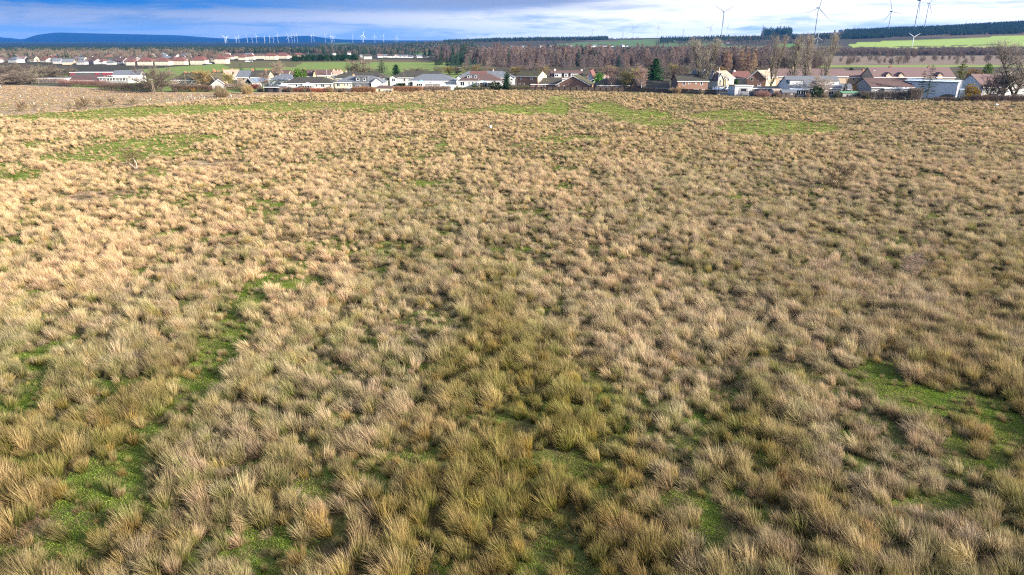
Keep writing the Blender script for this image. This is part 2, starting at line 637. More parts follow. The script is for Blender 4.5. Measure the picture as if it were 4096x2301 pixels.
LAND = [  # painted in order, land as seen in the photograph
    ([(-2500, 150), (6500, 150), (6500, 420), (-2500, 420)], (0.050, 0.048, 0.034)),                 # far wooded country
    ([(-2500, 150), (1750, 150), (1750, 190), (-2500, 193)], (0.010, 0.026, 0.034)),
    ([(-900, 292), (300, 292), (700, 268), (960, 250), (1900, 243), (2000, 240), (2000, 420), (-900, 420)], (0.085, 0.090, 0.060)),   # village ground
    ([(250, 300), (420, 285), (700, 268), (960, 250), (1300, 247), (1960, 240), (1960, 420), (330, 420)], (0.165, 0.225, 0.062)),      # green pasture
    ([(860, 246), (1200, 243), (1190, 268), (930, 275)], (0.120, 0.112, 0.052)),
    ([(1180, 240), (1960, 237), (1960, 248), (1180, 250)], (0.125, 0.105, 0.065)),
    ([(1660, 206), (1960, 206), (1960, 216), (1660, 218)], (0.090, 0.190, 0.050)),
    ([(1540, 225), (1960, 222), (1960, 232), (1540, 232)], (0.090, 0.10, 0.06)),
    ([(1320, 172), (1400, 171), (1400, 177), (1300, 178)], (0.06, 0.12, 0.05)),
    ([(1960, 300), (2000, 238), (2900, 215), (4400, 270), (4400, 420), (1960, 420)], (0.080, 0.072, 0.050)),
    ([(2230, 176), (2480, 160), (2900, 152), (2900, 186), (2240, 187)], (0.085, 0.145, 0.06)),
    ([(2330, 160), (2470, 160), (2470, 166), (2330, 166)], (0.09, 0.08, 0.06)),
    ([(2680, 183), (2980, 183), (2980, 187), (2680, 187)], (0.080, 0.170, 0.050)),
    ([(2830, 187), (3420, 186), (3420, 199), (2830, 199)], (0.17, 0.21, 0.12)),
    ([(3100, 176), (3200, 175), (3200, 190), (3100, 190)], (0.10, 0.22, 0.05)),
    ([(3330, 204), (3430, 194), (4600, 172), (4600, 204)], (0.34, 0.34, 0.14)),
    ([(3390, 187), (3420, 170), (3700, 160), (4096, 141), (4700, 120), (4700, 176), (3400, 194)], (0.27, 0.37, 0.09)),
    ([(3400, 191.5), (4300, 169.5), (4300, 172), (3400, 194)], (0.06, 0.055, 0.03)),
    ([(2900, 226), (3300, 226), (4600, 218), (4600, 262), (2900, 265)], (0.20, 0.155, 0.125)),
    ([(3200, 262), (4600, 258), (4600, 268), (3200, 270)], (0.20, 0.26, 0.08)),
]


def make_ground():
    # rows: ground distance from behind the camera to beyond the crest
    back = np.linspace(-60, 19, 16)
    pys = [2500.0]
    while pys[-1] > 168:
        p = pys[-1]
        step = np.interp(p, [165, 190, 300, 460, 700, 2300], [0.35, 0.8, 1.3, 2.2, 3.5, 9.0])
        pys.append(p - step)
    ys = np.array([G(2048, p).y for p in pys])
    far = np.geomspace(ys[-1] * 1.05, 15000, 18)
    Y = np.concatenate([back[back < ys[0] - 1], ys, far])
    U = np.concatenate([np.linspace(-1.5, -0.82, 12)[:-1], np.linspace(-0.82, 0.82, 470), np.linspace(0.82, 1.5, 12)[1:]])
    hw = np.maximum(Y * CT + H * ST, 30.0)
    X = hw[:, None] * U[None, :]
    YY = np.repeat(Y[:, None], len(U), 1)
    Z = terrain(X, YY)
    x, y, z = X.ravel(), YY.ravel(), Z.ravel()
    V = np.stack([x, y, z], 1)
    nr, nc = X.shape
    i = np.arange(nr * nc).reshape(nr, nc)
    Fq = np.stack([i[:-1, :-1], i[:-1, 1:], i[1:, 1:], i[1:, :-1]], -1).reshape(-1, 4)
    px, py = proj(x, np.maximum(y, 5.0), z)
    c = np.zeros((len(x), 3))
    c[:] = (0.105, 0.078, 0.050)
    jx = (fbm(x * 0.02, y * 0.02, 2) - 0.5)
    for poly, col in LAND:
        m = inside(px + jx * 60, py + jx * 3, poly) & (y > 150)
        c[m] = col
    fx, fy, g, s, moor = field_masks(x, y)
    edge = np.interp(px, EDGE[0], EDGE[1])
    fld = (py > edge - 3) | (y < 150)
    n = fbm(x * 0.5, y * 0.5, 3)[:, None]
    base = np.array([0.092, 0.082, 0.036]) * (0.75 + 0.5 * n)
    base = np.where((moor > 0.5)[:, None], np.array([0.33, 0.25, 0.18]) * (0.8 + 0.4 * n), base)
    gr = (np.array([0.185, 0.245, 0.050]) + np.array([0.095, 0.070, 0.030]) * smooth(620, 420, py)[:, None]) * (0.8 + 0.4 * n)
    stw = np.array([0.40, 0.305, 0.20]) * (0.85 + 0.3 * n)
    f = base * (1 - s[:, None]) + stw * s[:, None]
    f = f * (1 - g[:, None]) + gr * g[:, None]
    c[fld] = f[fld]
    # soil and turf material
    m, t, out = new_mat('soil and turf')
    b = t.node('ShaderNodeBsdfPrincipled')
    t.l.new(b.outputs[0], out.inputs[0])
    a = t.node('ShaderNodeAttribute', attribute_name='col').outputs['Color']
    pos = t.node('ShaderNodeNewGeometry').outputs['Position']
    n1 = t.noise(pos, 3.5, 5, 0.7)
    n2 = t.noise(pos, 0.09, 5, 0.65)
    cc = t.mix(t.rng(n1, 0.3, 0.7, 0.0, 0.55), a, t.mix(1.0, a, (0.45, 0.45, 0.45), 'MULTIPLY'))
    cc = t.mix(t.rng(n2, 0.35, 0.65, 0.0, 0.40), cc, t.mix(1.0, a, (1.30, 1.12, 0.85), 'MULTIPLY'))
    t.l.new(cc, b.inputs['Base Color'])
    b.inputs['Roughness'].default_value = 0.95
    b.inputs['Specular IOR Level'].default_value = 0.1
    bp = t.node('ShaderNodeBump')
    bp.inputs['Strength'].default_value = 0.6
    bp.inputs['Distance'].default_value = 0.12
    t.l.new(n1, bp.inputs['Height'])
    t.l.new(bp.outputs[0], b.inputs['Normal'])
    me = raw_mesh('ground', V, Fq, m, c, True)
    o = link('ground', me)
    tag(o, kind='structure')


make_ground()


# ------------------------------------------------------------------ distant hills
def ridge(name, prof, d0, dc, d1, col, col2, seed):
    """a real range of hills: foot at d0, crest at dc following the skyline, back at d1"""
    pxs = np.linspace(prof[0][0], prof[-1][0], 1000)
    crest = np.interp(pxs, [p[0] for p in prof], [p[1] for p in prof])
    k = np.ones(5) / 5
    crest = np.convolve(np.pad(crest, 2, 'edge'), k, 'valid')
    rws = []
    T = np.linspace(0, 1, 22)
    for tt in T:
        d = d0 + (dc - d0) * tt
        v = (1150.5 - crest) / F
        zc = H + dc * (v * CT - ST) / (CT + v * ST)
        n = fbm(pxs * 0.02 + seed, np.full_like(pxs, tt * 5), 3) - 0.5
        z = -25 + (zc + 25) * (tt ** 0.9) + n * 0.16 * zc * math.sin(math.pi * tt)
        rws.append(np.stack([(pxs - 2048) / F * d, np.full_like(pxs, d), z], 1))
    top = rws[-1].copy()
    bk = top.copy()
    bk[:, 1] = d1
    bk[:, 0] *= d1 / dc
    bk[:, 2] = -25
    rws.append(bk)
    V = np.concatenate(rws)
    nr, nc = len(rws), len(pxs)
    i = np.arange(nr * nc).reshape(nr, nc)
    Fq = np.stack([i[:-1, :-1], i[:-1, 1:], i[1:, 1:], i[1:, :-1]], -1).reshape(-1, 4)
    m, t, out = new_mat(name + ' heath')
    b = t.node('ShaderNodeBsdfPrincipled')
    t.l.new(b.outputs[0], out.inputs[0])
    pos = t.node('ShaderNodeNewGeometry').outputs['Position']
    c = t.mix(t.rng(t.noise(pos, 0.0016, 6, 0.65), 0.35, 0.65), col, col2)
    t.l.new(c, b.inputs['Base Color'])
    b.inputs['Roughness'].default_value = 1.0
    b.inputs['Specular IOR Level'].default_value = 0.0
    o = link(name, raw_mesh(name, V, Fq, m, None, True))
    tag(o, kind='structure')


MOUNT = [(-1500, 120), (-600, 140), (-200, 128), (0, 133), (60, 134), (130, 151), (160, 152), (205, 159), (260, 140), (340, 130), (480, 134), (700, 139), (800, 142), (900, 150),
         (1010, 157), (1060, 150), (1140, 148), (1200, 146), (1290, 143), (1350, 153), (1400, 158), (1600, 163), (1800, 164), (2300, 162), (2500, 164), (5500, 164)]
ridge('hills', MOUNT, 6900, 9500, 12500, (0.003, 0.018, 0.065), (0.006, 0.026, 0.070), 3.0)  # blue of distant haze put into the colour of the hills
# ------------------------------------------------------------------ grasses and rushes
def tuft(name, seed, n, h, rad, splay, lean, width, mat, root, mid, tip, curve=0.5, flat=0.0, hvar=0.35):
    """a clump of n narrow blades; colours run from root to tip"""
    rs = np.random.RandomState(seed)
    a = rs.rand(n) * 2 * np.pi
    r = rad * np.sqrt(rs.rand(n))
    bx, by = r * np.cos(a), r * np.sin(a)
    L = h * (1 - hvar + hvar * 1.6 * rs.rand(n)) * (1 - 0.25 * (r / rad) ** 2)
    sp = splay * (0.25 + 0.9 * r / rad) + rs.randn(n) * splay * 0.38
    oa = a + rs.randn(n) * 0.5
    dx = np.sin(sp) * np.cos(oa) + lean[0]
    dy = np.sin(sp) * np.sin(oa) + lean[1]
    dz = np.cos(np.clip(sp, -1.5, 1.5)) * (1 - flat) + 0.05
    d = np.stack([dx, dy, dz], 1)
    d /= np.linalg.norm(d, axis=1)[:, None]
    fall = np.stack([dx, dy, -np.abs(rs.rand(n))], 1)
    cv = curve * (0.3 + rs.rand(n)) * np.where(rs.rand(n) < .16, 3.2, 1.0)
    p0 = np.stack([bx, by, np.full(n, -0.08)], 1)
    p1 = p0 + d * (L * 0.55)[:, None]
    d2 = d + fall * cv[:, None]
    d2 /= np.linalg.norm(d2, axis=1)[:, None]
    p2 = p1 + d2 * (L * 0.45)[:, None]
    p1[:, 2] = np.maximum(p1[:, 2], 0.03)
    p2[:, 2] = np.maximum(p2[:, 2], 0.02)
    fa = rs.rand(n) * 2 * np.pi
    w = np.stack([np.cos(fa), np.sin(fa), np.zeros(n)], 1) * (width * (0.6 + 0.8 * rs.rand(n)))[:, None] * 0.5
    V = np.stack([p0 - w, p0 + w, p1 + w * .85, p1 - w * .85, p2], 1).reshape(-1, 3)
    i = np.arange(n) * 5
    q = np.stack([i, i + 1, i + 2, i + 3], 1)
    tr = np.stack([i + 3, i + 2, i + 4], 1)
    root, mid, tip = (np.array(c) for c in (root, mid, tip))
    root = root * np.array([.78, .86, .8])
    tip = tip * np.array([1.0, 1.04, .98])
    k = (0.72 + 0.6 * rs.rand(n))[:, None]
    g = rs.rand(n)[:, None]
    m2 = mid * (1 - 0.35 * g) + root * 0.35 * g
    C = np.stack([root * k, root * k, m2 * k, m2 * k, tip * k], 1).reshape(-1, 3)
    return raw_mesh(name, V, [q, tr], mat, C)


def scatter(name, P, idx, rot, scl, protos, tg=None, tb=None, label=None):
    """ONE object: a plant at every point, picked from the given lists of meshes"""
    me = bpy.data.meshes.new(name)
    n = len(P)
    me.vertices.add(n)
    me.vertices.foreach_set('co', np.asarray(P, np.float32).ravel())
    a = me.attributes.new('idx', 'INT', 'POINT')
    a.data.foreach_set('value', np.asarray(idx, np.int32))
    a = me.attributes.new('rot', 'FLOAT_VECTOR', 'POINT')
    rr = np.asarray(rot, np.float32)
    if rr.ndim == 1:
        rr = np.stack([np.zeros(n), np.zeros(n), rr], 1).astype(np.float32)
    a.data.foreach_set('vector', rr.ravel())
    a = me.attributes.new('scl', 'FLOAT_VECTOR', 'POINT')
    ss = np.asarray(scl, np.float32)
    if ss.ndim == 1:
        ss = np.stack([ss, ss, ss], 1)
    a.data.foreach_set('vector', ss.astype(np.float32).ravel())
    for nm, arr in (('tg', tg), ('tb', tb)):
        a = me.attributes.new(nm, 'FLOAT', 'POINT')
        a.data.foreach_set('value', np.zeros(n, np.float32) if arr is None else np.asarray(arr, np.float32))
    o = link(name, me)
    ng = bpy.data.node_groups.new(name + ' scatter', 'GeometryNodeTree')
    ng.interface.new_socket('Geometry', in_out='INPUT', socket_type='NodeSocketGeometry')
    ng.interface.new_socket('Geometry', in_out='OUTPUT', socket_type='NodeSocketGeometry')
    N, L = ng.nodes, ng.links
    gi = N.new('NodeGroupInput')
    go = N.new('NodeGroupOutput')
    jn = N.new('GeometryNodeJoinGeometry')

    def attr(nm, typ):
        nd = N.new('GeometryNodeInputNamedAttribute')
        nd.data_type = typ
        nd.inputs['Name'].default_value = nm
        return nd.outputs['Attribute']
    ai, ar, asc = attr('idx', 'INT'), attr('rot', 'FLOAT_VECTOR'), attr('scl', 'FLOAT_VECTOR')
    e2r = N.new('FunctionNodeEulerToRotation')
    L.new(ar, e2r.inputs[0])
    for k, objs in enumerate(protos):
        if not isinstance(objs, (list, tuple)):
            objs = [objs]
        cmp_ = N.new('FunctionNodeCompare')
        cmp_.data_type = 'INT'
        cmp_.operation = 'EQUAL'
        L.new(ai, cmp_.inputs[2])
        cmp_.inputs[3].default_value = k
        for ob in objs:
            oi = N.new('GeometryNodeObjectInfo')
            oi.transform_space = 'ORIGINAL'
            oi.inputs['Object'].default_value = ob
            oi.inputs['As Instance'].default_value = True
            ip = N.new('GeometryNodeInstanceOnPoints')
            L.new(gi.outputs[0], ip.inputs['Points'])
            L.new(cmp_.outputs[0], ip.inputs['Selection'])
            L.new(oi.outputs['Geometry'], ip.inputs['Instance'])
            L.new(e2r.outputs[0], ip.inputs['Rotation'])
            L.new(asc, ip.inputs['Scale'])
            L.new(ip.outputs[0], jn.inputs[0])
    L.new(jn.outputs[0], go.inputs[0])
    md = o.modifiers.new('scatter', 'NODES')
    md.node_group = ng
    tag(o, label, None, None, 'stuff')
    return o


M_GRASS = veg('grass blades', 0.35)
M_TURF = veg('green turf', 0.40, hue=0.02, val=0.2)

# wind has laid everything over to the left and a little away from the camera
LN = (-0.30, 0.10)
RUSH = []
KINDS = [  # what it looks like, blades, height, radius, splay, root, middle, tip
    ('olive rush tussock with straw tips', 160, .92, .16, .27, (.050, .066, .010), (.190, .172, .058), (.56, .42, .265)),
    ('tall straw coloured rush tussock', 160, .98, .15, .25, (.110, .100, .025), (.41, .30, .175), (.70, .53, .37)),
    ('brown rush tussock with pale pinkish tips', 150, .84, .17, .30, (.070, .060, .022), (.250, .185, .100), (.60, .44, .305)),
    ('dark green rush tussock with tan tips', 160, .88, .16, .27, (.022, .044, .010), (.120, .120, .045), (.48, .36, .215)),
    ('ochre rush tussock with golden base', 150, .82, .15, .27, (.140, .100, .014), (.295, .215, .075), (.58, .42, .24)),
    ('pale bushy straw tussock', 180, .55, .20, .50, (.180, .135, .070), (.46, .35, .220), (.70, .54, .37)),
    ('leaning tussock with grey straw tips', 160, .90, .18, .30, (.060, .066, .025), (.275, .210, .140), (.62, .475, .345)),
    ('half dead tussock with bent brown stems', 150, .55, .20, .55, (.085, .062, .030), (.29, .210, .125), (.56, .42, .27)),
]
for k, (lab, n, h, rad, sp, c0, c1, c2) in enumerate(KINDS):
    for v in range(2):
        ln = (LN[0] * (0.75 + 0.5 * v), LN[1])
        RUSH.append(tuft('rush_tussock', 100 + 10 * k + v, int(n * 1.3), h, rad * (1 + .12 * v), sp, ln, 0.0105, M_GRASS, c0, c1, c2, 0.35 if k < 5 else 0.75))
THATCH = []
for k, (c0, c1, c2) in enumerate([((.10, .072, .050), (.22, .160, .115), (.38, .275, .200)), ((.13, .095, .06), (.30, .22, .14), (.48, .35, .24)), ((.06, .065, .03), (.17, .14, .075), (.33, .25, .16)),
                                  ((.09, .060, .045), (.19, .130, .10), (.33, .235, .18))]):
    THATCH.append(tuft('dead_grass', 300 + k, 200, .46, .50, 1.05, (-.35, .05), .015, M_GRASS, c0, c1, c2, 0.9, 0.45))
TURF = []
for k, (c0, c1, c2) in enumerate([((.060, .120, .014), (.165, .255, .032), (.300, .390, .075)), ((.085, .140, .020), (.240, .310, .046), (.400, .450, .115)), ((.10, .12, .03), (.28, .27, .08), (.48, .42, .20))]):
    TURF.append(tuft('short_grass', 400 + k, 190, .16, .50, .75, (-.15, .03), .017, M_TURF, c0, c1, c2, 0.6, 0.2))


def plant_field():
    rs = np.random.RandomState(5)
    # candidate points: dense near, thinner with distance
    pts = []
    for (d0, d1, den) in ((18, 60, 10.5), (60, 120, 7.0), (120, 200, 4.0), (200, 330, 2.3)):
        w = 0.86 * d1 + 12
        n = int(den * 2 * w * (d1 - d0))
        x = (rs.rand(n) * 2 - 1) * w
        y = d0 + rs.rand(n) * (d1 - d0)
        k = np.abs(x) < 0.84 * y + 9
        pts.append(np.stack([x[k], y[k]], 1))
    P = np.concatenate(pts)
    x, y = P[:, 0], P[:, 1]
    px, py, g, s, moor = field_masks(x, y)
    edge = np.interp(px, EDGE[0], EDGE[1])
    inn = py > edge + 1
    u = rs.rand(len(x))
    clump = fbm(x * 0.7 + 50, y * 0.7, 2)
    big = fbm(x * 0.045 + 4, y * 0.045 + 9, 3)
    clump2 = fbm(x * 1.9 + 20, y * 1.9 + 33, 2)
    clump3 = fbm(x * .21 + 9, y * .15 + 61, 2)
    dens = smooth(0.30, 0.58, clump * .45 + clump2 * .30 + clump3 * .25) * 0.92 + 0.08
    p_t = dens * (1 - np.interp(py, [500, 1000], [.70, .84]) * g) * (1 - 0.85 * s) * (1 - 0.40 * moor) * 0.80
    rush = inn & (u < p_t)
    thatch = inn & ~rush & (rs.rand(len(x)) < (0.32 * (1 - 0.45 * g) * (1 - .6 * moor)))
    z = terrain(x, y)

    # --- which kind grows where: straw on the left and middle, olive below, pink-brown to the right
    wl = smooth(0.62, 0.05, px / 4096 + (big - .5) * .5) * smooth(2300, 900, py + (big - .5) * 600)
    wo = smooth(1000, 1900, py + (big - .5) * 900) * (0.55 + 0.45 * smooth(0.1, 0.5, px / 4096))
    drift = fbm(x * .10 + 8, y * .032 + 3, 3)
    wo = np.clip(wo + (drift - .5) * 2.2 * smooth(500, 1300, py), 0, 1.2)
    wl = np.clip(wl - (drift - .5) * 1.2, 0, 1.2)
    wr = smooth(0.55, 0.9, px / 4096 + (big - .5) * .3)
    wts = np.stack([0.22 + 1.8 * wo, 0.5 + 1.2 * wl, 0.45 + 1.0 * wr + .5 * wo, 0.08 + 1.5 * wo + .2 * wr, 0.10 + 1.3 * wo, 0.32 + 1.0 * wl, 0.35 + 0.8 * wr, 0.5 + .4 * wl], 1)
    cum = np.cumsum(wts / wts.sum(1, keepdims=True), 1)
    kind = (rs.rand(len(x))[:, None] > cum).sum(1).clip(0, 7)
    idx = kind * 2 + (rs.rand(len(x)) < .5 + .3 * (px / 4096 - .5))
    tg = np.clip((fbm(x * .12 + 70, y * .12, 2) - 0.45) * 2.2, 0, 1) * (0.15 + 0.55 * wo)
    tb = np.clip(wl * 0.9 + .12 - wo * 0.85 - wr * 0.15 + smooth(1000, 420, py) * .55 + (big - .5) * 1.2, -1, 1)
    scl = (0.55 + 0.85 * rs.rand(len(x)) ** 1.8) * (0.80 + 0.38 * clump / 0.5 * 0.9).clip(.7, 1.25) * (1 - 0.42 * g) * (1 - .45 * moor) * np.interp(py, [380, 700, 1300, 2300], [0.78, .88, 1.0, 1.02])
    rz = rs.randn(len(x)) * 0.55
    tilt = np.stack([rs.randn(len(x)) * .14, rs.randn(len(x)) * .16, rz], 1)

    R_ = np.nonzero(rush)[0]
    # the 300 nearest tussocks in view are objects of their own
    vis = (px[R_] > -30) & (px[R_] < 4126) & (py[R_] < 2330)
    near = R_[vis][np.argsort(y[R_[vis]])][:300]
    ns = set(near.tolist())
    objs = {}
    for q, i in enumerate(near):
        me = RUSH[idx[i]]
        o = bpy.data.objects.new('rush_tussock', me)
        COL.objects.link(o)
        o.location = (x[i], y[i], z[i])
        o.rotation_euler = tilt[i]
        o.scale = (scl[i],) * 3
        o['tg'] = float(tg[i])
        o['tb'] = float(tb[i])
        where = ('beside the green path' if px[i] < 900 else 'left of centre' if px[i] < 1700 else
                 'near the middle' if px[i] < 2500 else 'beside the green strip' if px[i] < 3100 else 'in the bottom right')
        tag(o, KINDS[kind[i]][0] + ', ' + where, 'grass tussock', 'rush tussocks in the foreground')
        objs.setdefault(int(idx[i]), o)
    protos = []
    for k in range(len(RUSH)):
        if k in objs:
            protos.append(objs[k])
        else:
            protos.append(objs[(k ^ 1)] if (k ^ 1) in objs else next(iter(objs.values())))
    rest = np.array([i for i in R_ if i not in ns])
    scatter('rushes', np.stack([x, y, z - .02], 1)[rest], idx[rest], tilt[rest], scl[rest], protos, tg[rest], tb[rest], 'rough rush and straw grass covering the whole field')

    # --- flattened dead grass between the tussocks
    T = np.nonzero(thatch)[0]
    tp = []
    for k in range(len(THATCH)):
        i = T[np.argsort(y[T] + 8 * np.abs(px[T] - 600 - 900 * k) / 1000)][0]
        o = link('dead_grass', THATCH[k])
        o.location = (x[i], y[i], z[i])
        tag(o, ['flattened brown dead grass patch', 'flattened straw coloured grass patch', 'flattened olive grass patch', 'flattened dark brown grass patch'][k] + ' among the nearest tussocks', 'dead grass', 'flattened grass patches')
        tp.append(o)
    T = T[4:]
    sc2 = (0.7 + 0.7 * rs.rand(len(T))) * (1 - .3 * g[T])
    ki = np.where(rs.rand(len(T)) < 0.25 + 0.5 * wl[T], 1, np.where(rs.rand(len(T)) < 0.35, 2, np.where(rs.rand(len(T)) < .5, 0, 3)))
    scatter('dead_grass_litter', np.stack([x, y, z - .02], 1)[T], ki, rs.randn(len(T)) * .6, sc2, tp, tg[T] * .6, tb[T], 'flattened dead grass lying between the tussocks')

    # --- short green turf
    pts = []
    for (d0, d1, den) in ((18, 60, 9.0), (60, 120, 5.0), (120, 260, 1.8)):
        w = 0.82 * d1 + 8
        n = int(den * 2 * w * (d1 - d0))
        a = (rs.rand(n) * 2 - 1) * w
        b = d0 + rs.rand(n) * (d1 - d0)
        k = np.abs(a) < 0.80 * b + 7
        pts.append(np.stack([a[k], b[k]], 1))
    Q = np.concatenate(pts)
    qx, qy = Q[:, 0], Q[:, 1]
    qpx, qpy, qg, qs, qm = field_masks(qx, qy)
    low = fbm(qx * .8 + 12, qy * .8 + 5, 2)
    pg = np.clip(qg * 1.1 + np.interp(qpy, [500, 900, 1700], [.30, .55, .40]) * smooth(.46, .70, low) * (1 - qs), 0, 1)
    keep = (rs.rand(len(qx)) < pg) & (qpy > np.interp(qpx, EDGE[0], EDGE[1]) + 2)
    qx, qy, qg = qx[keep], qy[keep], qg[keep]
    qz = terrain(qx, qy)
    order = np.argsort(qy)
    qx, qy, qz, qg = qx[order], qy[order], qz[order], qg[order]
    sp = []
    for k in range(3):
        o = link('short_grass', TURF[k])
        o.location = (qx[k], qy[k], qz[k])
        tag(o, ['short deep green grass patch', 'short bright green grass patch', 'short yellowish green grass patch'][k] + ' at the near end of the field', 'grass', 'short green grass patches')
        sp.append(o)
    n = len(qx)
    scatter('turf', np.stack([qx, qy, qz], 1)[3:], (rs.rand(n) ** 1.1 * 3).astype(int).clip(0, 2)[3:], (rs.rand(n) * 6.28)[3:], (0.75 + .8 * rs.rand(n))[3:], sp, None, None, 'short green turf showing between the tussocks')
    print('rush', len(R_), 'thatch', len(T), 'turf', n)
    return objs


RUSH_OBJ = plant_field()
# ------------------------------------------------------------------ trees
M_BARK = surf('bark', (.11, .088, .065), .95, (.065, .055, .042), 3.0)
M_BARKG = surf('green grey bark', (.12, .105, .065), .95, (.07, .065, .045), 3.0)
M_BARKW = surf('birch bark', (.52, .47, .42), .9, (.20, .17, .15), 4.0)
M_TWIG = veg('twigs', 0.15, tint=False, hue=.02, val=.18)
M_LEAF = veg('leaves and needles', 0.30, tint=False, hue=.03, val=.22)


class Wood:
    """branches as arrays: tubes for the wood, narrow strips for twigs, small cards for leaves"""
    def __init__(self, seed):
        self.rs = np.random.RandomState(seed)
        self.tubes = []           # (a, b, ra, rb)
        self.thin = []            # crown branches
        self.strips = []          # (a, b, w, colour)
        self.cards = []           # (centre, u, v, colour)

    def limb(self, a, d, L, r0, r1, n, wander, up, store):
        """a crooked limb; returns its points"""
        p = np.array(a, float)
        d = np.array(d, float)
        d /= np.linalg.norm(d)
        pts = [p.copy()]
        for i in range(n):
            d = d + self.rs.randn(3) * wander + np.array([0, 0, up])
            d /= np.linalg.norm(d)
            q = p + d * L / n
            store.append((p.copy(), q.copy(), r0 + (r1 - r0) * i / n, r0 + (r1 - r0) * (i + 1) / n))
            p = q
            pts.append(p.copy())
        return np.array(pts), d

    def along(self, pts, t):
        f = t * (len(pts) - 1)
        i = min(int(f), len(pts) - 2)
        return pts[i] + (pts[i + 1] - pts[i]) * (f - i)

    def tube_mesh(self, name, tubes, mat, sides):
        V, Q = [], []
        k = 0
        for a, b, ra, rb in tubes:
            d = b - a
            l = np.linalg.norm(d)
            if l < 1e-6:
                continue
            d = d / l
            u = np.cross(d, [0.31, 0.95, 0.05] if abs(d[2]) > .9 else [0, 0, 1.0])
            u /= np.linalg.norm(u)
            w = np.cross(d, u)
            an = np.arange(sides) * 2 * np.pi / sides
            c = np.cos(an)[:, None] * u + np.sin(an)[:, None] * w
            V.append(a + c * ra)
            V.append(b + c * rb)
            i = np.arange(sides)
            j = (i + 1) % sides
            Q.append(np.stack([k + i, k + j, k + sides + j, k + sides + i], 1))
            k += 2 * sides
        return raw_mesh(name, np.concatenate(V), np.concatenate(Q), mat, None, True)

    def crown_mesh(self, name, mat, wood_col=None):
        V, Q, C = [], [], []
        k = 0
        if self.thin:
            for a, b, ra, rb in self.thin:
                d = b - a
                d = d / (np.linalg.norm(d) + 1e-9)
                u = np.cross(d, [0.3, 0.9, 0.1])
                u /= np.linalg.norm(u) + 1e-9
                w = np.cross(d, u)
                for (s, e) in ((u, 1), (w, 1)):
                    V.append(np.array([a - s * ra, a + s * ra, b + s * rb, b - s * rb]))
                    Q.append([k, k + 1, k + 2, k + 3])
                    C.append(np.tile(wood_col, (4, 1)))
                    k += 4
        if self.strips:
            A = np.array([s[0] for s in self.strips])
            B = np.array([s[1] for s in self.strips])
            W = np.array([s[2] for s in self.strips])
            K = np.array([s[3] for s in self.strips])
            n = len(A)
            d = B - A
            d /= np.linalg.norm(d, axis=1)[:, None] + 1e-9
            r = self.rs.randn(n, 3)
            u = np.cross(d, r)
            u /= np.linalg.norm(u, axis=1)[:, None] + 1e-9
            u *= W[:, None] * .5
            V.append(np.stack([A - u, A + u, B + u * .4, B - u * .4], 1).reshape(-1, 3))
            i = k + np.arange(n) * 4
            Q += np.stack([i, i + 1, i + 2, i + 3], 1).tolist()
            C.append(np.repeat(K, 4, 0))
            k += 4 * n
        if self.cards:
            A = np.array([s[0] for s in self.cards])
            S = np.array([s[1] for s in self.cards])
            K = np.array([s[2] for s in self.cards])
            n = len(A)
            u = self.rs.randn(n, 3)
            u /= np.linalg.norm(u, axis=1)[:, None]
            w = np.cross(u, self.rs.randn(n, 3))
            w /= np.linalg.norm(w, axis=1)[:, None] + 1e-9
            u *= S[:, None] * .5
            w *= S[:, None] * .30
            V.append(np.stack([A - u, A + w, A + u, A - w], 1).reshape(-1, 3))
            i = k + np.arange(n) * 4
            Q += np.stack([i, i + 1, i + 2, i + 3], 1).tolist()
            C.append(np.repeat(K, 4, 0))
        return raw_mesh(name, np.concatenate(V), np.array(Q), mat, np.concatenate(C))

    def twigs(self, base, d, n, L, w, col, spread=.7, up=.15):
        for _ in range(n):
            dd = d + self.rs.randn(3) * spread + np.array([0, 0, up])
            dd /= np.linalg.norm(dd)
            l = L * (.5 + self.rs.rand())
            c = np.array(col) * (.7 + .6 * self.rs.rand())
            m = base + dd * l * .55
            d3 = dd + self.rs.randn(3) * .25
            self.strips.append((base, m, w, c))
            self.strips.append((m, m + d3 / np.linalg.norm(d3) * l * .5, w * .7, c))


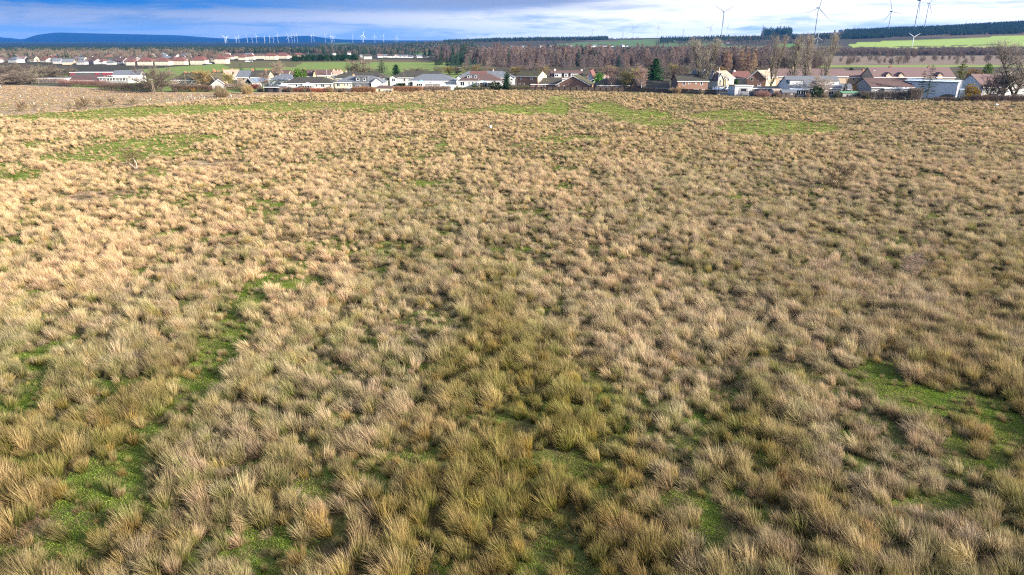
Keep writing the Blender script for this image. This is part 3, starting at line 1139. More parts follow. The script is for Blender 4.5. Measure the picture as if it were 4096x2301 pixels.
def bare_tree(seed, h, rad, t0=.18, n1=26, n2=6, n3=5, ang=(60, 30), r=.30, shape='dome', tw=.05, twl=1.0, col=(.20, .15, .11), trunks=1, lean=0.0, up=.10, leaf=None, nleaf=0, leafs=.3, bark=M_BARK):
    """deciduous tree in winter; trunk and limbs are one mesh, crown of twigs another"""
    w = Wood(seed)
    rs = w.rs
    for tk in range(trunks):
        off = np.array([rs.randn() * .25, rs.randn() * .25, -.2]) if trunks > 1 else np.array([0, 0, -.2])
        d0 = np.array([lean + (rs.randn() * .16 if trunks > 1 else rs.randn() * .04), rs.randn() * (.14 if trunks > 1 else .04), 1.0])
        pts, _ = w.limb(off, d0, h * .93, r / trunks ** .5, r * .12, 9, .05, .02, w.tubes)
        for i in range(n1 // trunks):
            t = t0 + (1 - t0) * (i + rs.rand()) / (n1 // trunks)
            b = w.along(pts, min(t, .98))
            az = i * 2.4 + rs.rand() * 1.2
            s = (t - t0) / (1 - t0)
            if shape == 'dome':
                env = math.sqrt(max(0.05, 1 - (1.05 * s - .25) ** 2)) * .95
            elif shape == 'column':
                env = (.55 + .6 * math.sin(math.pi * min(1, s * 1.0 + .12))) * .9
            elif shape == 'cone':
                env = (1.02 - s) ** .8
            elif shape == 'vase':
                env = .45 + .75 * s - .75 * max(0, s - .7) * 2
            else:
                env = 1.0
            an = R(ang[0] + (ang[1] - ang[0]) * s + rs.randn() * 7)
            d = np.array([math.cos(az) * math.sin(an), math.sin(az) * math.sin(an), math.cos(an)])
            L = rad * env / max(.35, math.sin(an)) * (.75 + .4 * rs.rand())
            L = min(L, rad * 2.0)
            rb = max(.025, r * .42 * (1 - .6 * s))
            lp, ld = w.limb(b, d, L, rb, .015, 5, .13, up, w.tubes if rb > .06 else w.thin)
            for j in range(n2):
                tt = .25 + .75 * (j + rs.rand()) / n2
                bb = w.along(lp, min(tt, .98))
                dd = (lp[-1] - lp[0]) / (np.linalg.norm(lp[-1] - lp[0]) + 1e-6) + rs.randn(3) * .55 + np.array([0, 0, .12])
                sp, sd = w.limb(bb, dd, L * (.5 - .25 * tt) * (.7 + .6 * rs.rand()), .03, .012, 2, .15, up, w.thin)
                for k in range(n3):
                    w.twigs(w.along(sp, .2 + .8 * rs.rand()), sd, 2, twl, tw, col)
                if leaf is not None:
                    for k in range(nleaf):
                        p = w.along(sp, rs.rand()) + rs.randn(3) * .35
                        w.cards.append((p, leafs * (.6 + .8 * rs.rand()), np.array(leaf) * (.6 + .8 * rs.rand())))
            if leaf is None:
                w.twigs(lp[-1], ld, 4, twl, tw, col)
    tm = w.tube_mesh('trunk', w.tubes, bark, 6)
    cm = w.crown_mesh('crown', M_TWIG if leaf is None else M_LEAF, np.array(col) * .9)
    return tm, cm


def conifer(seed, h, rad, t0=.06, whorls=20, per=7, col=(.030, .060, .028), col2=(.055, .085, .03), card=.5, dens=9, droop=-.12, power=.9, r=.18, gaps=.1, irregular=.15):
    w = Wood(seed)
    rs = w.rs
    pts, _ = w.limb([0, 0, -.2], [rs.randn() * .02, rs.randn() * .02, 1], h, r, .02, 8, .02, .02, w.tubes)
    for i in range(whorls):
        s = (i + .5 * rs.rand()) / whorls
        t = t0 + (1 - t0) * s
        z = t * h
        L0 = rad * (1.03 - s) ** power * (1 + rs.randn() * irregular)
        for j in range(per):
            if rs.rand() < gaps:
                continue
            az = j * 2 * math.pi / per + i * .7 + rs.randn() * .2
            L = max(.15, L0 * (.75 + .45 * rs.rand()))
            d = np.array([math.cos(az), math.sin(az), droop + .25 * s])
            a = w.along(pts, min(t, .985))
            w.thin.append((a, a + d * L * .9, .03, .01))
            n = max(3, int(dens * L / rad * (1.1 + s)))
            for k in range(n):
                q = (k + rs.rand()) / n
                p = a + d * L * (.12 + .9 * q) + rs.randn(3) * np.array([.16, .16, .10]) * card * 1.3
                c = np.array(col) + (np.array(col2) - np.array(col)) * np.clip(rs.rand() * .9, 0, 1)
                w.cards.append((p, card * (.6 + .8 * rs.rand()) * (1 - .35 * s), c))
    for k in range(6):
        w.cards.append((np.array([0, 0, h * (.93 + .07 * rs.rand())]), card * .6, np.array(col)))
    return w.tube_mesh('trunk', w.tubes, M_BARK, 6), w.crown_mesh('crown', M_LEAF, np.array((.08, .06, .04)))


def blob_tree(seed, h, rx, ry, n=900, col=(.035, .075, .02), col2=(.07, .12, .03), card=.35, top=.75, lumps=14, base=.05, twig=0, twcol=(.2, .15, .11)):
    """dense evergreen or shrub: lumps of small leaves with gaps between, on a short forked stem"""
    w = Wood(seed)
    rs = w.rs
    w.limb([0, 0, -.2], [0, 0, 1], h * .75, .07 + h * .012, .03, 4, .05, .0, w.tubes)
    for k in range(5):
        a = rs.rand() * 6.28
        w.limb([0, 0, h * (.08 + .1 * rs.rand())], [math.cos(a) * .8, math.sin(a) * .8, 1], h * .45, .05 + .004 * h, .02, 3, .12, .05, w.tubes)
    cs = []
    for k in range(lumps):
        s = (k + .5) / lumps
        z = h * (base + (top + .12 - base) * s)
        e = math.sqrt(max(.06, 1 - (abs((s - .35) / .70)) ** 2.2))
        a = k * 2.4 + rs.rand()
        q = .62 * e * (.6 + .5 * rs.rand())
        cs.append((np.array([math.cos(a) * rx * q, math.sin(a) * ry * q, z]), .42 * min(rx, h * .5) * (.7 + .6 * rs.rand())))
    for k in range(n):
        c, r0 = cs[rs.randint(len(cs))]
        d = rs.randn(3)
        d /= np.linalg.norm(d)
        p = c + d * r0 * (.55 + .5 * rs.rand()) * np.array([1, ry / rx, 1.0])
        if p[2] < .02:
            p[2] = .02 + .2 * rs.rand()
        cc = np.array(col) + (np.array(col2) - np.array(col)) * rs.rand()
        w.cards.append((p, card * (.6 + .8 * rs.rand()), cc))
    for k in range(twig):
        c, r0 = cs[rs.randint(len(cs))]
        d = rs.randn(3) * .6 + (c - np.array([0, 0, h * .2])) / h + np.array([0, 0, .4])
        d /= np.linalg.norm(d)
        a = c * .55 + rs.randn(3) * r0 * .3
        a[2] = max(a[2], .05)
        b = c + d * r0 * (1.0 + .6 * rs.rand())
        w.strips.append((a, b, .035, np.array(twcol) * (.7 + .6 * rs.rand())))
    return w.tube_mesh('trunk', w.tubes, M_BARK, 5), w.crown_mesh('crown', M_LEAF, np.array((.1, .08, .05)))


def twig_bush(seed, h, rx, ry, n=700, col=(.17, .10, .065), col2=(.28, .18, .12), width=.035, leaf=0, leafcol=(.2, .1, .04), boxy=False, len_=.9):
    """thicket of bare stems: ellipsoid or clipped hedge block"""
    w = Wood(seed)
    rs = w.rs
    for k in range(n):
        if boxy:
            x, y = (rs.rand() * 2 - 1) * rx, (rs.rand() * 2 - 1) * ry
            hh = h * (.86 + .22 * fbm(np.array([x * .5 + seed]), np.array([y * .5]), 2)[0])
            z0 = rs.rand() ** .8 * hh * .8
            d = np.array([rs.randn() * .45, rs.randn() * .45, 1.0])
        else:
            a = rs.rand() * 6.28
            q = math.sqrt(rs.rand())
            x, y = math.cos(a) * rx * q, math.sin(a) * ry * q
            hh = h * math.sqrt(max(.1, 1 - q * q * .9)) * (.8 + .35 * rs.rand())
            z0 = rs.rand() * hh * .75
            d = np.array([x / rx * .7 + rs.randn() * .3, y / ry * .7 + rs.randn() * .3, 1.0])
            x, y = x * (.35 + .65 * z0 / max(hh, .1) + .15), y * (.35 + .65 * z0 / max(hh, .1) + .15)
        d /= np.linalg.norm(d)
        a = np.array([x, y, z0])
        l = len_ * (.5 + rs.rand()) * min(1.0, h / 1.6)
        b = a + d * min(l, max(.25, hh - z0 + .25))
        c = np.array(col) + (np.array(col2) - np.array(col)) * rs.rand()
        w.strips.append((a, b, width * (.7 + .6 * rs.rand()), c))
        if leaf and rs.rand() < leaf:
            w.cards.append((a + d * l * rs.rand() + rs.randn(3) * .08, .16 * (.6 + .8 * rs.rand()), np.array(leafcol) * (.6 + .8 * rs.rand())))
    return w.crown_mesh('crown', M_TWIG, np.array(col))


# one set of meshes for each sort of tree; every tree standing in the scene is a thing with trunk and crown
SORT = {}


def sort_of(key):
    if key in SORT:
        return SORT[key]
    g = {
        'poplar0': lambda: bare_tree(1, 21, 3.9, .14, 48, 7, 5, (40, 12), .52, 'column', .062, 1.3, (.31, .265, .20), 2, up=.12, bark=M_BARKG),
        'poplar1': lambda: bare_tree(2, 20, 3.4, .12, 48, 7, 5, (42, 12), .50, 'column', .062, 1.25, (.31, .265, .205), 1, up=.12, bark=M_BARKG),
        'poplar2': lambda: bare_tree(3, 20, 4.2, .20, 48, 7, 5, (42, 12), .52, 'column', .062, 1.3, (.32, .275, .215), 2, up=.12, bark=M_BARKG),
        'wide0': lambda: bare_tree(11, 10, 5.6, .10, 34, 8, 6, (68, 25), .34, 'dome', .10, 1.15, (.17, .13, .105), 2),
        'wide1': lambda: bare_tree(12, 10, 5.2, .16, 34, 8, 6, (65, 22), .32, 'dome', .075, 1.1, (.20, .155, .12), 1),
        'wide2': lambda: bare_tree(13, 10, 4.2, .16, 30, 8, 6, (55, 18), .26, 'vase', .10, 1.15, (.22, .18, .135), 2),
        'olive': lambda: bare_tree(14, 8, 3.0, .15, 30, 7, 6, (50, 15), .20, 'column', .07, .9, (.31, .245, .095), 2),
        'birch': lambda: bare_tree(15, 11, 3.0, .22, 34, 6, 6, (50, 25), .16, 'column', .07, 1.0, (.30, .21, .17), 1, up=-.02, bark=M_BARKW),
        'small': lambda: bare_tree(16, 4.0, 2.1, .20, 22, 6, 5, (68, 30), .11, 'dome', .030, .5, (.15, .105, .065), 2),
        'small2': lambda: bare_tree(17, 4.0, 2.3, .14, 22, 6, 5, (78, 35), .10, 'dome', .030, .5, (.14, .10, .06), 2, lean=.15),
        'small3': lambda: bare_tree(18, 4.0, 1.5, .25, 18, 5, 5, (60, 25), .10, 'dome', .030, .5, (.17, .12, .07), 1),
        'sapling': lambda: bare_tree(19, 3.0, .9, .15, 14, 4, 4, (45, 20), .035, 'column', .022, .4, (.26, .20, .13), 1),
        'larch0': lambda: bare_tree(21, 13, 2.6, .10, 46, 5, 4, (85, 60), .15, 'cone', .065, .75, (.235, .170, .150), 1, up=.05),
        'larch1': lambda: bare_tree(22, 12, 2.4, .12, 42, 5, 4, (82, 60), .15, 'cone', .065, .75, (.195, .150, .140), 1, up=.05),
        'larch2': lambda: bare_tree(23, 12, 2.8, .06, 44, 5, 4, (80, 50), .15, 'cone', .065, .8, (.160, .130, .130), 1, up=.05),
        'larch3': lambda: bare_tree(24, 12, 2.5, .06, 44, 5, 4, (80, 55), .15, 'cone', .065, .8, (.36, .24, .145), 1, up=.05),
        'pine0': lambda: conifer(31, 11, 2.7, .15, 15, 7, (.034, .070, .056), (.070, .118, .080), .75, 9, .15, .65, .2, .1),
        'pine1': lambda: conifer(32, 11, 2.4, .08, 17, 7, (.030, .062, .050), (.060, .102, .070), .70, 9, -.05, .85, .2, .1),
        'spruce': lambda: conifer(33, 12, 3.2, .03, 22, 8, (.055, .085, .05), (.12, .15, .09), .55, 11, -.22, .95, .2, .1),
        'scrawny': lambda: conifer(34, 12, 2.6, .18, 15, 5, (.025, .05, .035), (.055, .085, .055), .45, 11, -.22, .7, .16, .22, .25),
        'cypress': lambda: conifer(35, 9, 2.6, .0, 26, 9, (.020, .060, .022), (.050, .115, .030), .55, 11, .35, .62, .2, .02),
        'cypress1': lambda: conifer(36, 4, .95, .0, 18, 8, (.035, .085, .012), (.080, .150, .025), .34, 8, .7, .45, .1, .02),
        'cypress2': lambda: conifer(37, 7, 1.9, .0, 24, 9, (.014, .042, .018), (.035, .085, .028), .42, 10, .35, .60, .14, .03, .2),
        'bright': lambda: blob_tree(41, 4, 2.3, 2.0, 1500, (.045, .110, .012), (.13, .24, .03), .34),
        'yewish': lambda: blob_tree(42, 6, 4.2, 3.0, 2200, (.010, .040, .014), (.022, .070, .022), .45, .85, 18),
        'dark': lambda: blob_tree(43, 3, 2.4, 1.8, 1500, (.020, .040, .012), (.055, .085, .028), .30),
        'yellow': lambda: blob_tree(44, 4, 2.3, 1.9, 1700, (.36, .22, .018), (.55, .36, .035), .26, .8, 16, .1, 160, (.22, .15, .08)),
        'gold': lambda: blob_tree(45, 4, 2.1, 1.8, 1500, (.30, .19, .012), (.40, .28, .03), .28, .8, 14, .02, 120, (.16, .11, .05)),
        'willow': lambda: bare_tree(46, 8, 3.9, .08, 34, 7, 5, (62, 25), .16, 'dome', .055, .8, (.46, .38, .27), 3, leaf=(.56, .50, .36), nleaf=10, leafs=.26),
        'larchy': lambda: conifer(47, 9, 2.3, .05, 20, 7, (.085, .120, .02), (.17, .19, .04), .42, 10, .1, .75, .15, .15),
        'autumn': lambda: blob_tree(48, 6, 2.7, 2.3, 1500, (.15, .10, .035), (.28, .19, .06), .32, .85, 16, .1, 300, (.2, .15, .1)),
        'ivy': lambda: blob_tree(49, 6, 2.3, 2.0, 1500, (.025, .07, .012), (.08, .17, .02), .34, .9, 14, .25),
    }[key]()
    SORT[key] = (g, 0.0)
    # true height of the sort
    zs = [0.0] * (len(g[1].vertices) * 3)
    g[1].vertices.foreach_get('co', zs)
    z = np.array(zs).reshape(-1, 3)
    SORT[key] = (g, float(np.percentile(z[:, 2], 99.6)), float(np.percentile(np.abs(z[:, 0]), 97)))
    return SORT[key]


PROTO = {}


def tree(key, px, pyb, pyt, label, name='bare_tree', cat='tree', group=None, wpx=None, rz=None, y=None):
    """a tree with its foot at pixel (px, pyb) and its top at row pyt"""
    (tm, cm), h0, r0 = sort_of(key)
    if y is None:
        p = GT(px, pyb)
        X, Y = p.x, p.y
    else:
        Y = y
        X = xat(px, Y)
    Z = tz(X, Y)
    hh = zat(Y, pyt) - Z
    s = hh / h0
    sx = s if wpx is None else wpx * mpp(Y) / 2 / r0
    rz = random.Random(int(px * 7 + pyb)).uniform(0, 6.28) if rz is None else rz
    o = empty(name, (X, Y, Z - .05), rz)
    o.scale = (sx, sx, s)
    tag(o, label, cat, group)
    link('trunk', tm, o)
    link('crown', cm, o)
    PROTO.setdefault(key, o)
    return o


def hedge(px0, px1, pyb, pyt, label, seed, depth=1.6, col=(.17, .10, .065), col2=(.28, .18, .12), n=None, leaf=0, leafcol=(.2, .1, .04), name='hedge', boxy=True, pyb1=None, wid=.05):
    p = G((px0 + px1) / 2, pyb)
    a, b = G(px0, pyb), G(px1, pyb if pyb1 is None else pyb1)
    p = (a + b) / 2
    hh = zat(p.y, pyt + ((0 if pyb1 is None else (pyb1 - pyb) / 2)))
    L = (b - a).length
    n = int(L * hh * 55 + 300) if n is None else n
    cm = twig_bush(seed, hh, L / 2, depth / 2, n, col, col2, wid, leaf, leafcol, boxy)
    cm.name = name
    o = link(name, cm)
    o.location = (p.x, p.y + depth / 2, tz(p.x, p.y) - .05)
    o.rotation_euler = (0, 0, math.atan2(b.y - a.y, b.x - a.x))
    tag(o, label, 'hedge' if boxy else 'bush')
    return o
# ------------------------------------------------------------------ building materials
W_WHITE = surf('white harling', (.66, .65, .63), .9, (.54, .53, .51), .7, .2)
W_CREAM = surf('cream harling', (.56, .49, .375), .9, (.46, .40, .31), .7, .2)
W_TAN = surf('tan harling', (.46, .36, .26), .9, (.38, .29, .21), .7, .2)
W_GREY = surf('grey harling', (.34, .32, .31), .9, (.26, .25, .25), .7, .2)
W_DARK = surf('dark render', (.11, .115, .13), .85, (.08, .08, .09), .7)
W_BRICK = brick('brown brick', (.26, .135, .085), (.20, .10, .07), (.22, .17, .14))
W_BRICKR = brick('red brick', (.34, .13, .075), (.26, .10, .06), (.24, .19, .16))
W_YEL = surf('warm yellow wall', (.70, .55, .30), .9, (.60, .46, .26), .8, .2)  # warm bright yellow, also laid over the sunlit brick gable
R_SLATE = rows('grey slate', (.115, .125, .15), (.165, .175, .20), .28)
R_DARK = rows('dark concrete tile', (.040, .034, .036), (.068, .058, .056), .34, moss=(.07, .085, .02), mossamt=.45)
R_MOSS = rows('mossy dark tile', (.042, .036, .032), (.075, .062, .05), .34, moss=(.085, .085, .012), mossamt=.9)
R_BROWN = rows('brown tile', (.095, .058, .055), (.14, .085, .075), .34)
R_RED = rows('red tile', (.130, .056, .050), (.185, .080, .066), .34)
R_PINK = rows('faded pink tile', (.44, .25, .19), (.52, .33, .25), .34)
R_TAN = rows('sandy tile', (.40, .30, .22), (.48, .37, .28), .34)
R_PURP = rows('purple brown tile', (.135, .085, .095), (.19, .12, .12), .34, moss=(.16, .11, .07), mossamt=.6)
R_FELT = surf('grey roofing felt', (.16, .155, .165), .9, (.11, .105, .11), .8)
R_METAL = surf('pale profiled metal', (.62, .66, .70), .5, (.52, .56, .60), .4, fine=.05)
M_PVC = surf('white window frame', (.82, .82, .82), .5, (.74, .74, .74), 1.0, fine=.03)
M_TRIM = surf('white fascia', (.78, .78, .77), .6, (.68, .68, .67), 1.0, fine=.05)
M_BRICKC = brick('terracotta chimney brick', (.48, .17, .085), (.38, .13, .07), (.3, .2, .15), 5)
M_POT = surf('clay pot', (.52, .26, .16), .9)
M_WOODD = rows('dark fence board', (.085, .062, .048), (.125, .092, .07), .18)
M_WOODG = rows('weathered grey board', (.28, .26, .24), (.36, .34, .31), .18)
M_WOOD = surf('brown door', (.13, .085, .05), .8)
M_POSTD = surf('dark fence post', (.10, .075, .055), .95)
M_STEEL = surf('galvanised steel', (.42, .44, .46), .5, (.34, .36, .38), 2.0, metal=.6)
M_STEELD = surf('dark lattice steel', (.16, .17, .19), .6)
M_POLE = surf('tarred pole', (.19, .145, .105), .95)
M_LAMP = surf('lamp column paint', (.24, .15, .12), .7)
M_TURB = surf('turbine white', (.54, .56, .60), .45, (.50, .52, .56), .1, fine=.03)
M_TURB_BACKLIT = surf('turbine grey', (.22, .25, .30), .5, (.20, .23, .28), .1, fine=.03)  # darker copy of the turbine white: backlit shade put into the colour
M_TYRE = surf('tyre rubber', (.02, .02, .02), .9)
M_BLUEF = surf('blue steel fence', (.14, .20, .34), .6)
M_GREENR = surf('green roofing', (.11, .23, .14), .8)
M_PLAST = surf('white plastic', (.8, .8, .8), .5)


def glass_mat():
    m, t, out = new_mat('window glass')
    b = t.node('ShaderNodeBsdfPrincipled')
    b.inputs['Base Color'].default_value = (.018, .022, .028, 1)
    b.inputs['Roughness'].default_value = .12
    b.inputs['Specular IOR Level'].default_value = .6
    t.l.new(b.outputs[0], out.inputs[0])
    return m


M_GLASS = glass_mat()
M_POLY = surf('polycarbonate', (.62, .70, .76), .25, (.55, .63, .70), .8, fine=.03)
M_SOLAR = surf('solar panel', (.10, .16, .26), .2, (.08, .12, .20), 1.0, spec=.6)


def window_mb(x0, x1, z0, z1, y=0.0, mull=True):
    mb = MB()
    f = min(.11, (x1 - x0) * .16)
    mb.box(x0, x1, y - .06, y + .03, z0, z0 + f)
    mb.box(x0, x1, y - .06, y + .03, z1 - f, z1)
    mb.box(x0, x0 + f, y - .055, y + .03, z0 + f, z1 - f)
    mb.box(x1 - f, x1, y - .055, y + .03, z0 + f, z1 - f)
    if mull and x1 - x0 > 1.2:
        n = 2 if x1 - x0 < 2.2 else 3
        for k in range(1, n):
            xm = x0 + (x1 - x0) * k / n
            mb.box(xm - f * .4, xm + f * .4, y - .05, y + .03, z0 + f, z1 - f)
    mb.box(x0 + f, x1 - f, y - .02, y + .02, z0 + f, z1 - f, 1)
    return mb


class House:
    """a building seen between px0 and px1, its wall foot at row pyb, eaves at row pye, ridge at row pyr"""
    def __init__(s, label, px0, px1, pyb, pye, pyr, depth, wall, roofm, hip=(0, 0), gf=False, rz=0.0, name='house', cat='house', group=None, ov=.35, trim=M_TRIM, roof=True):
        p = GT((px0 + px1) / 2, pyb)
        s.X, s.Y = p.x, p.y
        s.Z = tz(p.x, p.y)
        s.m = mpp(s.Y)
        s.cr = math.cos(rz)
        s.pc = (px0 + px1) / 2
        s.w = (px1 - px0) * s.m / s.cr
        s.d = depth
        s.he = zat(s.Y, pye) - s.Z
        s.hr = zat(s.Y + (depth / 2 if not gf else 0) * s.cr, pyr) - s.Z
        s.gf = gf
        s.ov = ov
        s.o = empty(name, (s.X, s.Y, s.Z), rz)
        tag(s.o, label, cat, group)
        w, d, he, hr = s.w, s.d, s.he, s.hr
        s.slope = (hr - he) / ((d if not gf else w) / 2)
        mb = MB()
        b = -.4
        mb.box(-w / 2, w / 2, 0, d, b, he)
        # gable ends
        if roof and hr > he + .2:
            if gf:
                for y, fl in ((0, 0), (d, 1)):
                    if not hip[fl]:
                        q = [(-w / 2, y, he), (w / 2, y, he), (0, y, hr)]
                        q2 = [(a, y + (.25 if not fl else -.25), c) for a, _, c in q]
                        A, B = (q, q2) if not fl else (q2, q)
                        mb.poly(A)
                        mb.poly(B[::-1])
            else:
                for x, fl in ((-w / 2, 0), (w / 2, 1)):
                    if not hip[fl]:
                        q = [(x, 0, he), (x, d, he), (x, d / 2, hr)]
                        mb.poly(q if fl else q[::-1])
                        x2 = x + (.25 if not fl else -.25)
                        q = [(x2, 0, he), (x2, d, he), (x2, d / 2, hr)]
                        mb.poly(q[::-1] if fl else q)
        mb.build('wall', wall, s.o)
        s.roof = None
        if roof:
            s.make_roof(roofm, hip)
        if trim is not None and roof and not gf:
            t = MB()
            zo = he - ov * s.slope
            t.box(-w / 2 - ov + .02, w / 2 + ov - .02, -ov - .07, -ov - .005, zo - .10, zo + .17)
            t.build('gutter', trim, s.o)
        if trim is not None and roof and gf and not hip[0]:
            t = MB()
            for sg in (-1, 1):
                x0 = sg * (w / 2 + ov)
                z0 = he - ov * s.slope + .02
                q = [(x0, -ov - .08, z0 - .05), (x0, -ov - .005, z0 - .05), (0, -ov - .005, hr - .05), (0, -ov - .08, hr - .05)]
                u = [(a, bb, c + .26) for a, bb, c in q]
                if sg < 0:
                    q, u = [q[0], q[3], q[2], q[1]], [u[0], u[3], u[2], u[1]]
                t.hexa(q + u)
            t.build('bargeboard', trim, s.o)

    def make_roof(s, mat, hip):
        w, d, ov = s.w, s.d, s.ov
        t = .16
        if s.gf:
            a, bq = d, w
        else:
            a, bq = w, d
        zo = s.he - ov * s.slope + t
        zr = s.hr + t
        A0 = -ov if s.gf else -a / 2 - ov
        A1 = a + ov if s.gf else a / 2 + ov
        r0 = A0 + (hip[0] + ov if hip[0] else 0)
        r1 = A1 - (hip[1] + ov if hip[1] else 0)
        if s.gf:
            B0, B1, Bm = -w / 2 - ov, w / 2 + ov, 0.0
            P = lambda a_, b_, z_: (b_, a_, z_)
        else:
            B0, B1, Bm = -ov, d + ov, d / 2
            P = lambda a_, b_, z_: (a_, b_, z_)
        polys = [[P(A0, B0, zo), P(A1, B0, zo), P(r1, Bm, zr), P(r0, Bm, zr)], [P(A1, B1, zo), P(A0, B1, zo), P(r0, Bm, zr), P(r1, Bm, zr)]]
        if hip[0]:
            polys.append([P(A0, B1, zo), P(A0, B0, zo), P(r0, Bm, zr)])
        if hip[1]:
            polys.append([P(A1, B0, zo), P(A1, B1, zo), P(r1, Bm, zr)])
        if s.gf:
            polys = [q[::-1] for q in polys]
        mb = MB()
        mb.thick(polys, t)
        s.roof = mb.build('roof', mat, s.o)
        # ridge tiles
        rb = MB()
        k = .11
        rb.hexa([P(r0, Bm - k, zr - .10), P(r1, Bm - k, zr - .10), P(r1, Bm + k, zr - .10), P(r0, Bm + k, zr - .10), P(r0, Bm - k * .5, zr + .07), P(r1, Bm - k * .5, zr + .07), P(r1, Bm + k * .5, zr + .07), P(r0, Bm + k * .5, zr + .07)])
        rb.build('ridge_tiles', mat, s.roof)

    def lx(s, px):
        return (px - s.pc) * s.m / s.cr

    def lz(s, py, y=0.0):
        return zat(s.Y + y * s.cr, py) - s.Z

    def win(s, *items, frame=None, name='window'):
        for px, pyt, pyb, wpx in items:
            x = s.lx(px)
            hw = wpx * s.m / 2
            window_mb(x - hw, x + hw, s.lz(pyb), s.lz(pyt)).build(name, [frame or M_PVC, M_GLASS], s.o)
        return s

    def door(s, *items, mat=None):
        for px, pyt, wpx in items:
            x = s.lx(px)
            hw = wpx * s.m / 2
            z1 = s.lz(pyt)
            mb = MB()
            mb.box(x - hw, x + hw, -.05, .03, .05, z1)
            mb.box(x - hw * .55, x + hw * .55, -.065, .02, z1 * .55, z1 * .9, 1)
            mb.build('door', [mat or M_PVC, M_GLASS], s.o)
        return s

    def chim(s, *items, mat=None, y=None):
        for px, pyt, wpx in items:
            x = s.lx(px)
            yy = s.d / 2 if y is None else y
            hw = wpx * s.m / 2
            z1 = s.lz(pyt, yy)
            mb = MB()
            mb.box(x - hw, x + hw, yy - .35, yy + .35, s.hr - .9, z1 - .35)
            mb.box(x - hw - .06, x + hw + .06, yy - .41, yy + .41, z1 - .35, z1 - .22)
            for k in (-.5, .5):
                mb.tube((x + hw * k, yy, z1 - .22), (x + hw * k, yy, z1 + .18), .13, .10, 7, 1)
            mb.build('chimney', [mat or M_BRICKC, M_POT], s.roof)
        return s

    def box_dormer(s, px0, px1, pyt, pyb, mat, wins, roofm=None):
        x0, x1 = s.lx(px0), s.lx(px1)
        # the face stands where the roof has climbed to the sill row
        y = .6
        for _ in range(6):
            z0 = s.lz(pyb, y)
            y = max(.05, (z0 - s.he) / s.slope)
        z1 = s.lz(pyt, y)
        mb = MB()
        mb.box(x0, x1, y, s.d / 2, z0 - .2, z1)
        dm = mb.build('dormer', mat, s.o)
        rb = MB()
        rb.box(x0 - .2, x1 + .2, y - .25, s.d / 2 + .3, z1, z1 + .14)
        rb.build('dormer_roof', roofm or R_FELT, dm)
        for px, t, b, wp in wins:
            x = s.lx(px)
            hw = wp * s.m / 2
            window_mb(x - hw, x + hw, s.lz(b, y), s.lz(t, y), y).build('window', [M_PVC, M_GLASS], dm)
        return s

    def bay(s, px0, px1, pye, pya, proj_, wall, roofm, wins=(), name='gable_bay'):
        """small gabled block standing forward of the front wall"""
        x0, x1 = s.lx(px0), s.lx(px1)
        xm = (x0 + x1) / 2
        he, ha = s.lz(pye, -proj_), s.lz(pya, -proj_)
        mb = MB()
        yb = min(s.d / 2, max(.5, (ha - s.he) / max(s.slope, .2)))
        mb.box(x0, x1, -proj_, .5, -.4, he)
        for y in (-proj_, -proj_ + .3):
            q = [(x0, y, he), (x1, y, he), (xm, y, ha)]
            mb.poly(q if y == -proj_ else q[::-1])
        by = mb.build(name, wall, s.o)
        sl = (ha - he) / (xm - x0)
        o = .22
        rb = MB()
        rb.thick([[(x0 - o, -proj_ - o, he - o * sl + .14), (xm, -proj_ - o, ha + .14), (xm, yb, ha + .14), (x0 - o, yb, he - o * sl + .14)][::-1],
                  [(xm, -proj_ - o, ha + .14), (x1 + o, -proj_ - o, he - o * sl + .14), (x1 + o, yb, he - o * sl + .14), (xm, yb, ha + .14)][::-1]], .14)
        rb.build('bay_roof', roofm, by)
        for px, t, b, wp in wins:
            x = s.lx(px)
            hw = wp * s.m / 2
            window_mb(x - hw, x + hw, s.lz(b, -proj_), s.lz(t, -proj_), -proj_).build('window', [M_PVC, M_GLASS], by)
        return s

    def flat_wing(s, px0, px1, pyt, proj_, wall, roofm=None, wins=(), name='extension'):
        x0, x1 = s.lx(px0), s.lx(px1)
        z = s.lz(pyt, -proj_)
        mb = MB()
        mb.box(x0, x1, -proj_, .3, -.4, z)
        e = mb.build(name, wall, s.o)
        rb = MB()
        rb.box(x0 - .2, x1 + .2, -proj_ - .25, .25, z, z + .22)
        rb.build('flat_roof', roofm or R_FELT, e)
        for px, t, b, wp in wins:
            x = s.lx(px)
            hw = wp * s.m / 2
            window_mb(x - hw, x + hw, s.lz(b, -proj_), s.lz(t, -proj_), -proj_).build('window', [M_PVC, M_GLASS], e)
        return s

    def conservatory(s, px0, px1, pye, pya, proj_, hipped=True):
        x0, x1 = s.lx(px0), s.lx(px1)
        ze, za = s.lz(pye, -proj_), s.lz(pya, -proj_ / 2)
        c = MB()
        y0 = -proj_
        c.box(x0, x1, y0, -.02, -.3, .5)
        n = max(3, int((x1 - x0) / .9))
        for k in range(n + 1):
            x = x0 + (x1 - x0 - .12) * k / n
            c.box(x, x + .12, y0 + .003, y0 + .12, .5, ze)
        for k in range(3):
            y = y0 + (proj_ - .2) * k / 3
            for x in (x0 + .003, x1 - .123):
                c.box(x, x + .12, y + .13, y + .25, .5, ze)
        c.box(x0 - .08, x1 + .08, y0 - .1, -.03, ze, ze + .15)
        cs = c.build('conservatory', M_PVC, s.o)
        g = MB()
        g.box(x0 + .05, x1 - .05, y0 + .05, y0 + .09, .5, ze)
        g.box(x0 + .05, x0 + .09, y0 + .1, -.05, .5, ze)
        g.box(x1 - .09, x1 - .05, y0 + .1, -.05, .5, ze)
        g.build('glazing', M_GLASS, cs)
        r = MB()
        z0 = ze + .15
